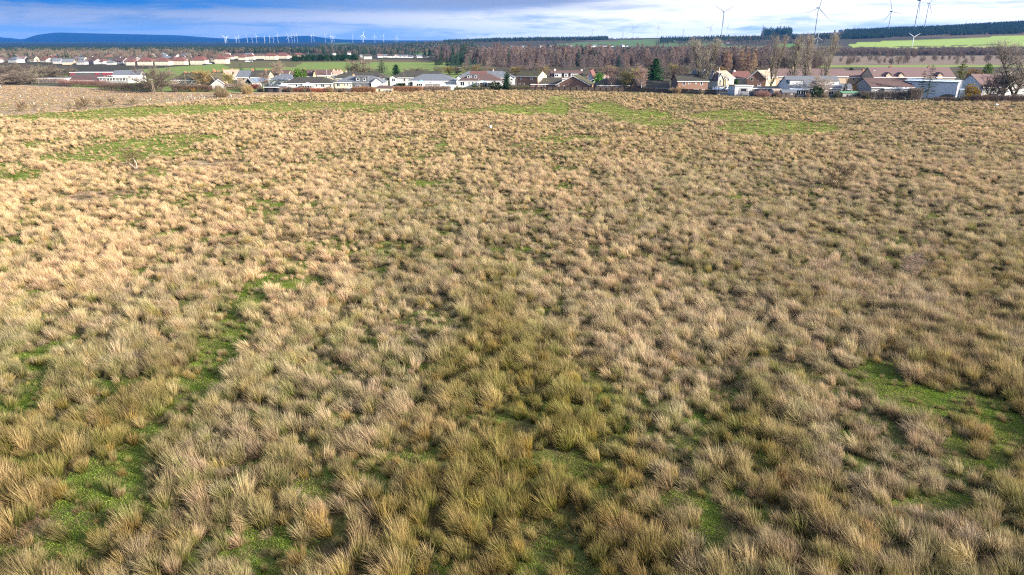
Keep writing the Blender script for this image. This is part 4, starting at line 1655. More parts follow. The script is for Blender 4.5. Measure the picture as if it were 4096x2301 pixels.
        if hipped:
            xm0, xm1 = x0 + (x1 - x0) * .36, x0 + (x1 - x0) * .64
            ym = y0 + proj_ * .5
            r.poly([(x0, y0, z0), (x1, y0, z0), (xm1, ym, za), (xm0, ym, za)])
            r.poly([(x1, y0, z0), (x1, -.03, z0), (xm1, ym, za)])
            r.poly([(x0, -.03, z0), (x0, y0, z0), (xm0, ym, za)])
            r.poly([(x1, -.03, z0), (x0, -.03, z0), (xm0, ym, za), (xm1, ym, za)])
            r.poly([(x0, y0, z0), (x0, -.03, z0), (x1, -.03, z0), (x1, y0, z0)])
        else:
            za = max(za, z0 + .3)
            r.hexa([(x0, y0, z0), (x1, y0, z0), (x1, -.03, z0), (x0, -.03, z0), (x0, y0, z0 + .08), (x1, y0, z0 + .08), (x1, -.03, za), (x0, -.03, za)])
        r.build('glass_roof', M_POLY, cs)
        return s

    def side_win(s, *items, right=True):
        """(distance back from the front, sill height, head height, width)"""
        for yc, z0, z1, wd in items:
            mb = window_mb(-wd / 2, wd / 2, z0, z1)
            x = s.w / 2 if right else -s.w / 2
            sg = 1 if right else -1
            mb.v = [(x - sg * q[1], yc + sg * q[0], q[2]) for q in mb.v]
            mb.build('window', [M_PVC, M_GLASS], s.o)
        return s

    def skylight(s, *items):
        for px, py, wpx in items:
            y = 1.0
            for _ in range(6):
                z = s.lz(py, y)
                y = (z - s.he) / s.slope
            x = s.lx(px)
            hw = wpx * s.m / 2
            mb = MB()
            dy, dz = .45, .45 * s.slope
            n = .20
            q = [(x - hw, y - dy, z - dz), (x + hw, y - dy, z - dz), (x + hw, y + dy, z + dz), (x - hw, y + dy, z + dz)]
            mb.hexa([(a, b, c + .05) for a, b, c in q] + [(a, b, c + n) for a, b, c in q])
            sk = mb.build('skylight', M_STEEL, s.roof)
        return s
# ------------------------------------------------------------------ the village, from left to right
g_school = 'long low school buildings'
h = House('long low white flat roofed block behind bramble hedge at left', 139, 252, 332, 314, 313, 9, W_WHITE, R_FELT, ov=.2, cat='building', name='flat_roofed_block')
h.win(*[(150 + 14 * k, 316, 322, 5) for k in range(7)])
h = House('brown tiled hall with brick gable and white verge beside the low white block', 250, 395, 330, 322, 302, 12, W_BRICKR, R_BROWN, rz=R(-6), cat='building', name='tiled_hall')
h.win((340, 323, 328, 8), (370, 323, 328, 8))
h = House('dark flat roofed school block with crimson fascia panels', 284, 464, 318, 290, 289, 12, W_DARK, R_FELT, ov=.2, cat='building', name='school_block')
mb = MB()
for a, b in ((286, 304), (384, 402), (412, 462)):
    mb.box(h.lx(a), h.lx(b), -.12, -.01, h.lz(301), h.lz(291.5))
mb.build('fascia_panel', surf('crimson panel', (.24, .045, .07), .6, (.30, .07, .09), .5), h.o)
h.win((392, 302, 312, 16), (412, 302, 312, 12), (440, 302, 310, 14))
h = House('slate roofed hall with stone gable beside the wide bare trees', 462, 556, 332, 302, 283, 13, W_WHITE, R_SLATE, rz=R(14), cat='building', name='slate_hall')
h.win((500, 312, 320, 8), (530, 312, 320, 8))
h = House('pale blue glazed flat roofed corridor in front of the slate hall', 398, 514, 333, 310, 309, 5, W_GREY, R_FELT, ov=.3, cat='building', name='glazed_corridor')
h.win(*[(408 + 13 * k, 312, 324, 11) for k in range(8)])

h = House('tan four in a block house with mossy dark hipped roof and four brick chimneys', 690, 800, 347, 320, 292, 11, W_TAN, R_MOSS, hip=(3.5, 0))
h.win((720, 322, 331, 8), (755, 322, 331, 5), (765, 322, 331, 5), (776, 322, 331, 5), (700, 335, 343, 8), (735, 335, 343, 8), (770, 335, 343, 8))
h.chim((729, 286, 9), (744, 289, 7), (763, 286, 9), (775, 289, 7))
h = House('tan gable fronted house wing with pale plain end wall', 822, 868, 348, 322, 296, 9, W_TAN, R_MOSS, gf=True, rz=R(-20))
h.win((838, 328, 334, 5))
h = House('mossy dark roofed terrace with two brick chimneys behind the olive tree', 838, 925, 335, 314, 289, 10, W_TAN, R_MOSS)
h.chim((847, 278, 8), (863, 282, 8)).win((860, 316, 325, 6), (890, 316, 325, 6))
h = House('cream gabled house with pink tiled roof and brick chimney', 906, 950, 334, 303, 281, 9, W_CREAM, R_PINK, rz=R(22))
h.chim((905, 275, 7)).win((920, 308, 317, 6), (938, 308, 317, 6))
h = House('house with small pink tiled roof behind the cream gable', 930, 960, 328, 303, 281, 9, W_CREAM, R_PINK, rz=R(22))
h.chim((937, 275, 7))
h = House('semi detached house with half blue slate and half dark tiled roof', 950, 1002, 340, 309, 284, 10, W_TAN, R_SLATE)
h.win((978, 311, 321, 9), (994, 311, 321, 6)).chim((1002, 276, 8))
h = House('right half with dark tiled roof of the tan semi detached house', 1003, 1072, 340, 309, 284, 10, W_TAN, R_DARK)
h.win((1015, 311, 321, 9), (1045, 311, 321, 7)).chim((1055, 277, 6))
h = House('dark roofed house with brick chimney beside the tall pale birch', 1074, 1152, 330, 303, 282, 10, W_CREAM, R_BROWN)
h.chim((1086, 275, 8), (1064, 277, 3)).bay(1118, 1138, 306, 286, .5, W_CREAM, R_BROWN)
h = House('pale concrete garage with brown pitched roof behind the brown bush', 852, 900, 355, 339, 319, 9, W_GREY, R_BROWN, gf=True, rz=R(20), name='garage', cat='garage')
h.door((872, 344, 18), mat=W_DARK)
h = House('white bungalow with round window and solar panels', 982, 1014, 347, 330, 315, 11, W_WHITE, R_SLATE, gf=True, rz=R(-28), name='bungalow', cat='bungalow')
mb = MB()
mb.tube((0, -.08, h.he + .35), (0, .02, h.he + .35), .95, .95, 16)
mb.build('round_window', M_GLASS, h.o)
sp = MB()
w2, sl = h.w / 2, h.slope
for k in range(3):
    y0 = 2.2 + k * 2.3
    x0, x1 = .6, w2 - .3
    sp.hexa([(x0, y0, h.hr - x0 * sl + .20), (x1, y0, h.hr - x1 * sl + .20), (x1, y0 + 2.2, h.hr - x1 * sl + .20), (x0, y0 + 2.2, h.hr - x0 * sl + .20),
             (x0, y0, h.hr - x0 * sl + .28), (x1, y0, h.hr - x1 * sl + .28), (x1, y0 + 2.2, h.hr - x1 * sl + .28), (x0, y0 + 2.2, h.hr - x0 * sl + .28)])
sp.build('solar_panel', M_SOLAR, h.roof)
h = House('white cottage with slate hipped roof and two roof lights', 1076, 1176, 346, 319, 298, 11, W_WHITE, R_SLATE, hip=(4.5, 3), name='bungalow', cat='bungalow')
h.skylight((1130, 315, 5), (1150, 315, 5)).bay(1106, 1124, 338, 332, 1.0, W_WHITE, R_SLATE)
h.win((1090, 338, 343, 8))
h = House('long white bungalow with dark hipped roof and two white conservatories', 1132, 1334, 361, 334, 310, 12, W_WHITE, R_DARK, hip=(5, 5), name='bungalow', cat='bungalow')
h.conservatory(1127, 1156, 343, 336, 3.0).conservatory(1219, 1258, 344, 331, 3.5)
h.win((1188, 338, 348, 8), (1208, 337, 353, 7), (1268, 338, 348, 7), (1292, 337, 349, 14), (1324, 338, 348, 7))
h = House('dark brick flat roofed shed at the corner of the field', 1056, 1120, 370, 350, 348, 6, brick('very dark brick', (.075, .06, .055), (.055, .045, .04), (.08, .07, .06)), R_FELT, rz=R(-12), ov=.25, name='brick_shed', cat='shed')  # brick kept very dark on every wall
for x in (1066, 1103):
    mb = MB()
    mb.box(h.lx(x) - .8, h.lx(x) + .8, -.05, .03, 0, 1.75)
    mb.build('opening', M_GLASS, h.o)
h = House('brown tiled house with cream gable behind the bright green tree', 1172, 1256, 330, 306, 281, 10, W_TAN, R_BROWN)
h.chim((1211, 274, 7)).skylight((1243, 290, 5))
h = House('brown tiled house with cream gable facing the field beyond the long white bungalow', 1266, 1322, 330, 302, 281, 10, W_CREAM, R_BROWN, rz=R(8))
h.bay(1255, 1273, 309, 283, .8, W_YEL, R_BROWN)
h = House('small terrace with faded pink roof and white pipes behind the brown tiled house', 1318, 1362, 322, 300, 284, 9, W_CREAM, R_PINK)
h.chim((1330, 277, 3), (1345, 278, 3), (1357, 279, 3), mat=W_WHITE)
h = House('long brown walled house with dark tiled roof and paler right hip', 1316, 1548, 342, 315, 290, 12, W_TAN, R_DARK, hip=(7, 5))
h.bay(1316, 1345, 317, 305, .6, W_TAN, R_SLATE, ((1327, 317, 323, 14),)).bay(1510, 1535, 318, 306, .6, W_TAN, R_BROWN).chim((1377, 283, 4), mat=W_WHITE)
h = House('cream bungalow with grey slate hipped roof and dark box dormer', 1340, 1534, 361, 330, 305, 12, W_CREAM, R_SLATE, hip=(5.5, 5.5), name='bungalow', cat='bungalow')
h.box_dormer(1424, 1472, 308, 327, W_DARK, ((1433, 312, 323, 11), (1459, 312, 323, 11)))
h.win((1355, 333, 347, 13), (1381, 334, 346, 6), (1393, 334, 346, 6)).chim((1406, 297, 6), mat=W_YEL)
h.flat_wing(1417, 1486, 330, .35, W_DARK, None, ((1432, 340, 352, 14), (1442, 340, 352, 4)))
h.bay(1488, 1536, 332, 313, .8, W_WHITE, R_SLATE)
h.door((1405, 337, 8))
h = House('white house with dark tiled roof and gabled white bay at its left end', 1562, 1800, 343, 311, 286, 12, W_WHITE, R_DARK, hip=(6, 7))
h.bay(1562, 1590, 312, 303, 1.2, W_WHITE, R_DARK, ((1577, 313, 327, 13),))
h.win((1620, 314, 326, 8), (1640, 314, 322, 6)).door((1567, 331, 5), mat=W_DARK)
h = House('slate hipped bungalow with white flat roofed extensions and blue glass lantern', 1632, 1822, 352, 324, 298, 12, W_WHITE, R_SLATE, hip=(6, 6), name='bungalow', cat='bungalow')
h.flat_wing(1655, 1702, 328, 2.6, W_WHITE, R_METAL, ((1682, 334, 345, 24),)).flat_wing(1703, 1762, 336, 2.0, W_GREY, R_METAL)
h.win((1645, 329, 345, 14), (1785, 327, 332, 12)).door((1722, 330, 6), mat=W_DARK)
ln = MB()
x0, x1, zl = h.lx(1675), h.lx(1700), h.lz(327, -1.3)
ln.poly([(x0, -2.2, zl), (x1, -2.2, zl), ((x0 + x1) / 2, -1.1, zl + .9)])
ln.poly([(x1, -2.2, zl), (x1, -.1, zl), ((x0 + x1) / 2, -1.1, zl + .9)])
ln.poly([(x1, -.1, zl), (x0, -.1, zl), ((x0 + x1) / 2, -1.1, zl + .9)])
ln.poly([(x0, -.1, zl), (x0, -2.2, zl), ((x0 + x1) / 2, -1.1, zl + .9)])
ln.build('roof_lantern', surf('blue glass', (.22, .42, .66), .2), h.o)
h = House('low white garage with grey roof at the end of the brown hedge', 1762, 1806, 359, 347, 341, 7, W_WHITE, R_METAL, rz=R(-15), name='garage', cat='garage')
h.win((1795, 348, 353, 5))
h = House('white bungalow with half slate and half brown hipped roof and dark box dormer', 1834, 2010, 356, 324, 297, 12, W_WHITE, R_BROWN, hip=(5.5, 5.5), name='bungalow', cat='bungalow')
h.box_dormer(1866, 1911, 299, 315, W_DARK, ((1874, 303, 313, 9), (1884, 303, 312, 4), (1903, 303, 313, 9)))
h.win((1850, 327, 344, 17), (1877, 327, 341, 6), (1892, 327, 338, 7)).conservatory(1910, 1950, 332, 323, 3.2)
h.flat_wing(1950, 1966, 335, 2.4, W_DARK)
h = House('long white house with slate and red tiled roof behind the half slate bungalow', 1822, 2060, 338, 312, 286, 12, W_WHITE, R_SLATE, hip=(6, 6))
h.bay(1828, 1847, 313, 304, .8, W_WHITE, R_SLATE).bay(2034, 2056, 312, 303, 1.0, W_WHITE, R_SLATE, ((2047, 315, 323, 9),))
h.skylight((1888, 293, 6), (1907, 293, 5), (1933, 296, 5), (1978, 294, 5), (2002, 294, 5)).chim((1972, 278, 3), mat=W_WHITE)
mb = MB()
y0, y1 = 0.2, h.d / 2 - .2
q = [(h.lx(1880), y0, h.he + y0 * h.slope), (h.lx(1948), y0, h.he + y0 * h.slope), (h.lx(1948), y1, h.he + y1 * h.slope), (h.lx(1880), y1, h.he + y1 * h.slope)]
mb.hexa([(a, b, c + .17) for a, b, c in q] + [(a, b, c + .22) for a, b, c in q])
rp = mb.build('red_tiled_panel', R_RED, h.roof)

BW = dict(frame=None)
h = House('brown brick two storey house with sunlit yellow gable', 2068, 2150, 349, 305, 283, 10, W_BRICK, R_MOSS, rz=R(-26), name='brick_house')
h.win((2085, 307, 319, 8), (2125, 308, 320, 8), (2079, 334, 342, 10), (2096, 334, 343, 7)).door((2115, 334, 7), mat=W_DARK)
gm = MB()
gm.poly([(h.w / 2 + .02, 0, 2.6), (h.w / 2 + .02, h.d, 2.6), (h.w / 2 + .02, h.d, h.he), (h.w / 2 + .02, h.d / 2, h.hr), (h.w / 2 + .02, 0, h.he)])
gm.build('sunlit_gable', W_YEL, h.o)  # sunlight on the gable put in as a yellow sheet over the brick
h.side_win((h.d / 2, 3.0, 4.2, .9))
h = House('brown brick bungalow with dark roof left of the wide brick gable', 2124, 2246, 350, 337, 313, 10, W_BRICK, R_DARK, hip=(3, 0), name='brick_bungalow', cat='bungalow')
h.win((2152, 339, 348, 8), (2169, 339, 347, 5), (2206, 339, 347, 5)).chim((2186, 325, 2), (2193, 325, 2), y=2.5)
h = House('wide brown brick gable with mossy green roof behind the timber fence', 2226, 2356, 354, 341, 305, 15, W_BRICK, R_MOSS, gf=True, rz=R(-14), name='brick_house')
h.win((2257, 344, 352, 8), (2313, 345, 352, 8), (2273, 333, 338, 3))
h = House('brown brick bungalow with long dark roof behind bare birches', 2388, 2600, 358, 342, 315, 11, W_BRICK, R_DARK, hip=(4, 4), name='brick_bungalow', cat='bungalow')
h.win((2410, 344, 353, 9), (2427, 344, 352, 6), (2468, 344, 352, 6), (2487, 346, 354, 6), (2546, 352, 358, 8)).bay(2525, 2545, 345, 318, .6, W_BRICK, R_DARK)
h = House('white walled house with dark roof and three white dormers', 2206, 2330, 338, 314, 284, 11, W_WHITE, R_BROWN)
h.box_dormer(2217, 2245, 294, 311, W_WHITE, ((2226, 297, 307, 16),)).box_dormer(2256, 2272, 294, 311, W_WHITE, ((2263, 297, 308, 9),)).box_dormer(2283, 2311, 294, 308, W_WHITE, ((2297, 297, 306, 22),))
h.chim((2221, 276, 7), (2329, 277, 7), mat=W_WHITE)
h = House('white gable with red verge boards beside the three dormer house', 2346, 2372, 338, 310, 283, 10, W_WHITE, R_RED, gf=True, rz=R(-15), trim=surf('red verge', (.5, .1, .09), .6))
h.win((2358, 300, 309, 4))
h = House('small tan house with pale roof right of the bright green shrub', 2410, 2435, 330, 312, 301, 8, W_CREAM, R_PINK)
h.win((2422, 314, 319, 6))
h = House('low brick bungalow with dark roof and sharp right gable beside the long fence', 2568, 2672, 362, 352, 325, 10, W_BRICK, R_DARK, rz=R(-10), name='brick_bungalow', cat='bungalow')
h.win((2607, 354, 362, 6), (2626, 355, 362, 9))
h = House('brown brick two storey house with four upper windows behind the timber fence', 2708, 2830, 369, 325, 299, 10, W_BRICK, R_DARK, rz=R(3), name='brick_house')
h.win((2733, 327, 341, 10), (2754, 327, 337, 7), (2781, 327, 337, 7), (2803, 327, 341, 10), (2720, 357, 366, 12), (2753, 357, 366, 12), (2779, 357, 366, 13), (2813, 357, 366, 12))
h.door((2740, 357, 10), (2792, 357, 9))
for nm, a, b, y, e, r_ in (('left', 2838, 2862, 352, 312, 286), ('right', 2866, 2892, 354, 318, 296)):
    h = House('cream rendered gabled house, %s one of the pair right of the brick house' % ('taller left' if nm == 'left' else 'lower right'), a, b, y, e, r_, 13, W_CREAM, R_SLATE if nm == 'left' else R_BROWN, gf=True, rz=R(28))
    h.win(((a + b) / 2, e + 2, e + 12, 5), ((a + b) / 2, e + 22, e + 31, 6))
    h.side_win((2.0, 3.0, 4.4, .9), (5.0, 3.0, 4.4, .9), right=False)
    if nm == 'left':
        h.chim((2850, 278, 8), mat=W_WHITE)
h = House('cream house with sandy roof and brick chimney above parked cars', 2892, 2936, 353, 312, 285, 11, W_YEL, R_TAN, rz=R(26))
h.win((2910, 314, 325, 7), (2926, 314, 325, 7), (2905, 338, 347, 5), (2926, 338, 347, 6)).chim((2903, 277, 8))
h = House('long cream house with red tiled roof beyond the sandy roof', 2922, 3010, 338, 312, 287, 11, W_CREAM, R_RED, hip=(3, 0), rz=R(10))
h.win((2948, 315, 323, 7), (2975, 315, 323, 6)).chim((2953, 280, 7), mat=W_WHITE)
h = House('brown brick gable with two windows in front of the sandy roofed terrace', 2990, 3058, 346, 316, 283, 12, W_BRICK, R_TAN, gf=True, rz=R(-18), name='brick_house')
h.win((3006, 310, 325, 9), (3030, 311, 324, 4)).door((3035, 336, 14))
h = House('sunlit tan terrace with sandy roof behind the poplar trunks', 3058, 3106, 344, 308, 282, 11, W_YEL, R_TAN, rz=R(22))
h.win(*[(3066 + 9 * k, 308, 318, 4) for k in range(4)], *[(3066 + 9 * k, 326, 336, 4) for k in range(4)])
h.chim((3104, 274, 7), mat=W_WHITE)
h = House('long grey cream terrace with brown roof behind the four poplars', 3104, 3386, 343, 306, 277, 11, W_TAN, R_PURP)
h.win((3117, 318, 333, 6), (3148, 308, 320, 7), (3240, 308, 318, 8), (3300, 308, 318, 8), (3340, 308, 318, 8)).chim((3182, 266, 5), (3249, 268, 7), (3320, 268, 5), mat=W_YEL)
h = House('brown roofed terrace with sunlit right gable between two taller roofs', 3392, 3484, 340, 310, 284, 10, W_TAN, R_PURP)
h.win((3410, 312, 322, 8), (3450, 312, 322, 8)).chim((3464, 276, 7))
h = House('long purple brown roofed terrace with arched dormers at right', 3490, 3812, 346, 309, 271, 13, W_TAN, R_PURP)
for a in (3547, 3597, 3752):
    h.bay(a - 11, a + 11, 301, 291, .25, W_TAN, R_PURP, ((a, 306, 313, 12),), name='arched_dormer')
h.chim((3577, 262, 10), (3734, 262, 10), mat=W_BRICK)
h = House('modern white house with slate roof and two wide white dormers', 3156, 3362, 383, 353, 306, 13, W_WHITE, R_SLATE, name='dormer_house')
h.box_dormer(3160, 3212, 322, 340, W_WHITE, ((3176, 329, 336, 7), (3187, 329, 336, 10)), R_SLATE).box_dormer(3268, 3354, 325, 342, W_WHITE, ((3323, 332, 339, 7), (3334, 332, 339, 10)), R_SLATE)
h.conservatory(3152, 3230, 362, 354, 2.6, False)
h.win((3323, 364, 379, 20), (3290, 364, 378, 14))
h = House('small grey roofed outbuilding beside the modern white house', 3366, 3405, 376, 358, 337, 9, W_WHITE, R_SLATE, rz=R(-10), name='outbuilding', cat='outbuilding')
h.win((3376, 362, 369, 6))
h = House('long dark hall with brown tiled roof left of the white metal shed', 3480, 3648, 392, 350, 314, 14, W_GREY, R_BROWN, name='long_hall', cat='hall')
h.flat_wing(3528, 3634, 356, .8, W_GREY, R_METAL)
h.win((3500, 362, 370, 10), (3560, 368, 378, 12), (3600, 368, 378, 12))
h = House('large white metal shed with low sloping roof beside the scrawny spruce', 3640, 3786, 393, 327, 319, 11, surf('white profiled sheet', (.80, .81, .83), .5, (.74, .75, .78), .3, fine=.04), R_METAL, rz=R(-38), ov=.3, name='metal_shed', cat='shed', trim=surf('teal gutter', (.12, .30, .36), .5))
mb = MB()
n = 46
for k in range(n):
    x = -h.w / 2 + (k + .5) * h.w / n
    mb.box(x - .04, x + .04, -.05, .002, .2, h.he - .1)
mb.build('cladding_rib', surf('shed rib', (.74, .75, .78), .5, fine=.03), h.o)
h = House('white house with brown roof and tall white gable behind the big bare tree', 3912, 4110, 388, 347, 298, 13, W_WHITE, R_PURP, rz=R(10))
h.bay(4000, 4062, 350, 306, 1.2, W_WHITE, R_PURP, ((4030, 330, 342, 12),)).chim((4090, 288, 12), mat=W_WHITE)
h.win((3935, 366, 376, 10), (3965, 366, 376, 10))
h = House('flat roofed white garage behind the blue fence', 2936, 3008, 382, 344, 342, 7, W_WHITE, R_FELT, rz=R(4), ov=.3, name='garage', cat='garage')
h.door((2972, 352, 40), mat=W_GREY)
h = House('row of grey lock up garages with flat felt roof', 3012, 3118, 376, 354, 350, 8, W_GREY, R_FELT, ov=.25, name='garage', cat='garage')
for k in range(4):
    h.door((3027 + 25 * k, 358, 18), mat=W_DARK)
SHED = [('small shed with tan sheet roof next to the lock up garages', 3092, 3128, 386, 363, 358, R_TAN, W_GREY), ('dark green timber shed beside the glazed lean to', 3128, 3184, 390, 371, 361, R_SLATE, M_WOODD),
        ('weathered grey shed with green roof beside the yellow tree', 3368, 3436, 396, 374, 367, M_GREENR, M_WOODG), ('white container shed with brick base in front of the dark hall', 3466, 3506, 384, 363, 358, R_METAL, W_BRICKR),
        ('low pale shed with brown hipped roof between two brown hedges', 1496, 1570, 366, 353, 344, R_BROWN, W_CREAM), ('tiny white playhouse beside the dark garden fence', 1390, 1402, 367, 358, 353, R_METAL, W_WHITE),
        ('pale greenhouse lean to between white shed and golden shrub', 3836, 3862, 394, 361, 356, M_POLY, M_POLY)]
for lab, a, b, y, e, r_, rm, wm in SHED:
    h = House(lab, a, b, y, e, r_, 3.5 if b - a < 60 else 5, wm, rm, hip=((2, 2) if 'hipped' in lab else (0, 0)), name='shed', cat='shed', ov=.18, trim=None)
    if b - a > 30:
        h.door((a + (b - a) * .3, e + 4, 7), mat=M_WOODD).win((a + (b - a) * .65, e + 4, e + 9, 7))


# ------------------------------------------------------------------ estate and far houses, each a thing
def far_house(label, px0, px1, pyb, pye, pyr, wall, roofm, hip=True, group='estate houses', depth=8.5, nw=3, storeys=2, rz=0.0, y=None):
    if y is None:
        h = House(label, px0, px1, pyb, pye, pyr, depth, wall, roofm, hip=(depth * .42,) * 2 if hip else (0, 0), group=group, trim=None, rz=rz)
    mb = None
    for s_ in range(storeys):
        for k in range(nw):
            px = px0 + (px1 - px0) * (k + .5) / nw
            t = pye + (pyb - pye) * (s_ / storeys + .18 / storeys * 1.0)
            b = t + (pyb - pye) * .36 / storeys * 1.1
            h.win((px, t, b, (px1 - px0) / nw * .30))
    return h


ORD = ['first', 'second', 'third', 'fourth', 'fifth', 'sixth', 'seventh', 'eighth', 'ninth', 'tenth', 'eleventh', 'twelfth', 'thirteenth', 'fourteenth', 'fifteenth', 'sixteenth', 'seventeenth', 'eighteenth', 'nineteenth', 'twentieth']
EST = [(505, 537, 262, 247, 235), (551, 610, 262, 245, 231), (620, 675, 262, 245, 233), (687, 740, 260, 243, 231), (762, 820, 259, 241, 227), (859, 906, 255, 236, 227)]
for k, e in enumerate(EST):
    far_house('cream estate house with red hipped roof, %s from the left in the front row' % ORD[k], *e, W_CREAM, R_RED, nw=4)
EST2 = [(788, 822, 250, 236, 224), (820, 856, 247, 230, 219), (850, 890, 243, 229, 217), (886, 926, 238, 228, 217), (926, 984, 235, 224, 215), (954, 983, 241, 229, 219), (987, 1015, 239, 225, 215), (1016, 1055, 236, 222, 215),
        (1056, 1104, 239, 223, 213), (1102, 1150, 235, 222, 211), (1152, 1168, 232, 222, 214), (1171, 1211, 227, 220, 212)]
for k, e in enumerate(EST2):
    far_house('cream estate house with brown hipped roof, %s from the left in the back row' % ORD[k], *e, W_CREAM, R_RED if k % 3 != 1 else R_BROWN, nw=3)
FARW = [(1440, 1460, 232, 221, 218, 0), (1457, 1487, 237, 226, 218, 1), (1512, 1530, 231, 224, 217, 1), (1530, 1550, 230, 224, 218, 0), (1550, 1578, 231, 224, 219, 0), (1578, 1594, 230, 223, 218, 1), (1594, 1628, 231, 225, 220, 0), (1332, 1344, 221, 214, 210, 1), (1391, 1404, 220, 213, 208, 1),
        (1668, 1690, 232, 226, 220, 1), (1690, 1712, 230, 226, 222, 0), (1742, 1756, 231, 225, 220, 1), (1630, 1650, 232, 227, 223, 0)]
for k, (a, b, y, e, r_, g) in enumerate(FARW):
    far_house('small white house beyond the dark evergreen belt, %s from the left' % ORD[k], a, b, y, e, r_, W_WHITE, [R_SLATE, R_DARK, R_PURP][k % 3], hip=False, group='white houses beyond the evergreen belt', nw=2, storeys=1, rz=R(20) if g else 0)
# the rows of the town at the far left
rs = random.Random(4)
rowsl = [(258, 200, 560, 9), (250, -40, 700, 17), (243, -30, 720, 18), (236, -30, 820, 19), (230, -30, 900, 19), (225, 60, 1000, 14)]
for ri, (yb, a, b, n) in enumerate(rowsl):
    for k in range(n):
        px = a + (b - a) * (k + rs.uniform(.2, .8)) / n
        if yb > 250 and px > 500:
            continue
        if 240 < yb and 760 < px:
            continue
        w_ = rs.uniform(22, 46) * (yb - 160) / 90
        hh = (yb - 160) * rs.uniform(.10, .15)
        rm = rs.choice([R_DARK, R_SLATE, R_PURP, R_BROWN, R_RED, R_SLATE])
        y_ = yb + rs.uniform(-2, 2)
        far_house('%s house with %s roof, %s in the %s far town street' % ('low white' if rs.random() < .5 else 'pale', {R_DARK: 'dark', R_SLATE: 'slate', R_PURP: 'purple brown', R_BROWN: 'brown', R_RED: 'red'}[rm], ORD[k], ['nearest', 'second', 'middle', 'fourth', 'fifth', 'farthest'][ri]),
                  px, px + w_, y_, y_ - hh, y_ - hh * rs.uniform(1.7, 2.1), rs.choice([W_TAN, W_CREAM, W_GREY, W_WHITE, W_GREY]), rm, hip=rs.random() < .4, group='houses of the far town', nw=3, storeys=1, rz=rs.uniform(-.5, .5))
# cottages along the far road beyond the larch wood
CW = [(2028, 2040), (2041, 2051), (2064, 2072), (2090, 2100), (2103, 2118), (2160, 2172), (2180, 2190), (2195, 2207), (2255, 2264), (2282, 2292), (2353, 2370), (2372, 2388), (2446, 2453), (2488, 2500), (2505, 2514)]
for k, (a, b) in enumerate(CW):
    y_ = 193 - (a - 2028) * .012
    far_house('tiny white cottage beyond the larch wood, %s from the left' % ORD[k], a, b, y_, y_ - 5, y_ - 9, W_WHITE, [R_DARK, R_SLATE][k % 2], hip=False, group='white cottages beyond the larch wood', nw=2, storeys=1, depth=8, rz=R(25) if k % 2 else 0)
far_house('long dark farm building beyond the larch wood', 2394, 2428, 188, 182, 178, W_GREY, R_DARK, hip=False, group=None, nw=5, storeys=1)
far_house('pair of white farm cottages on the far left plain below the dark plantation', 1738, 1766, 187, 183, 179, W_WHITE, R_SLATE, hip=False, group=None, nw=3, storeys=1)
# ------------------------------------------------------------------ trees and shrubs of the village and the field
g_pop = 'tall bare poplars'
tree('poplar2', 2804, 366, 146, 'tall bare poplar behind the brick house with four upper windows', 'poplar', group=g_pop, wpx=112)
tree('poplar0', 3076, 372, 136, 'bare poplar with twin trunk, left of the row of four', 'poplar', group=g_pop, wpx=84)
tree('poplar1', 3154, 372, 140, 'slender bare poplar, second of the row of four', 'poplar', group=g_pop, wpx=66)
tree('poplar1', 3222, 366, 134, 'bare poplar behind the modern white house, third of the row of four', 'poplar', group=g_pop, wpx=66)
tree('poplar0', 3284, 366, 130, 'bare poplar right of the small white turbine, last of the row of four', 'poplar', group=g_pop, wpx=78)
tree('poplar2', 4060, 400, 150, 'huge bare tree at the right edge in front of the white gable', 'bare_tree', wpx=190)
tree('wide1', 4010, 398, 262, 'spreading bare tree with crooked trunk before the white gabled house', 'bare_tree', wpx=150)
tree('wide0', 3955, 396, 300, 'small bare tree at the corner of the white gabled house', 'bare_tree', wpx=70)
tree('wide0', 612, 372, 263, 'wide bare tree with two trunks, left one of the pair beside the brick hall', 'bare_tree', wpx=110)
tree('wide1', 650, 368, 264, 'wide bare tree with forked trunk, right one of the pair by the mossy roofs', 'bare_tree', wpx=112)
tree('olive', 812, 350, 276, 'olive brown bare tree between the mossy roofed houses', 'bare_tree', wpx=70)
tree('olive', 915, 350, 290, 'slim bare tree in front of the pink roofed house', 'bare_tree', wpx=46)
tree('birch', 1055, 352, 282, 'pale bare birch with twisted branches beside the slate cottage', 'birch', wpx=50)
tree('birch', 1112, 330, 238, 'tall pinkish birch rising above the brown roofs', 'birch', wpx=52)
tree('wide2', 958, 350, 310, 'small bare tree beside the white bungalow with solar panels', 'bare_tree', wpx=36)
tree('spruce', 970, 318, 256, 'dark spruce on the edge of the green pasture, left of two', 'spruce', wpx=40)
tree('spruce', 1025, 312, 270, 'small dark spruce on the edge of the green pasture, right of two', 'spruce', wpx=26)
tree('bright', 1205, 350, 276, 'bright green rounded conifer behind the long white bungalow', 'conifer', wpx=62)
tree('wide2', 1430, 315, 226, 'large bare willow like tree behind the slate bungalow', 'bare_tree', wpx=96)
tree('wide1', 1402, 315, 250, 'rounded bare tree left of the large willow like tree', 'bare_tree', wpx=50)
tree('spruce', 1528, 318, 232, 'tall grey green spruce behind the brown walled house', 'spruce', wpx=62)
tree('cypress2', 1586, 312, 258, 'dark green cypress left of the white bay house roof', 'cypress', wpx=36)
tree('cypress1', 1550, 346, 317, 'small pointed cypress in front of the brown hipped roof', 'cypress', wpx=20)
tree('cypress2', 2025, 361, 290, 'dark pointed conifer at the field edge right of the white bungalow', 'conifer', wpx=38)
tree('dark', 1985, 361, 326, 'broad dark green bush left of the pointed conifer', 'bush', 'bush', wpx=60)
tree('bright', 1897, 360, 338, 'small round green bush in front of the white bungalow', 'bush', 'bush', wpx=20)
tree('bright', 2395, 340, 294, 'bright green rounded shrub between white gable and tan house', 'shrub', 'shrub', wpx=52)
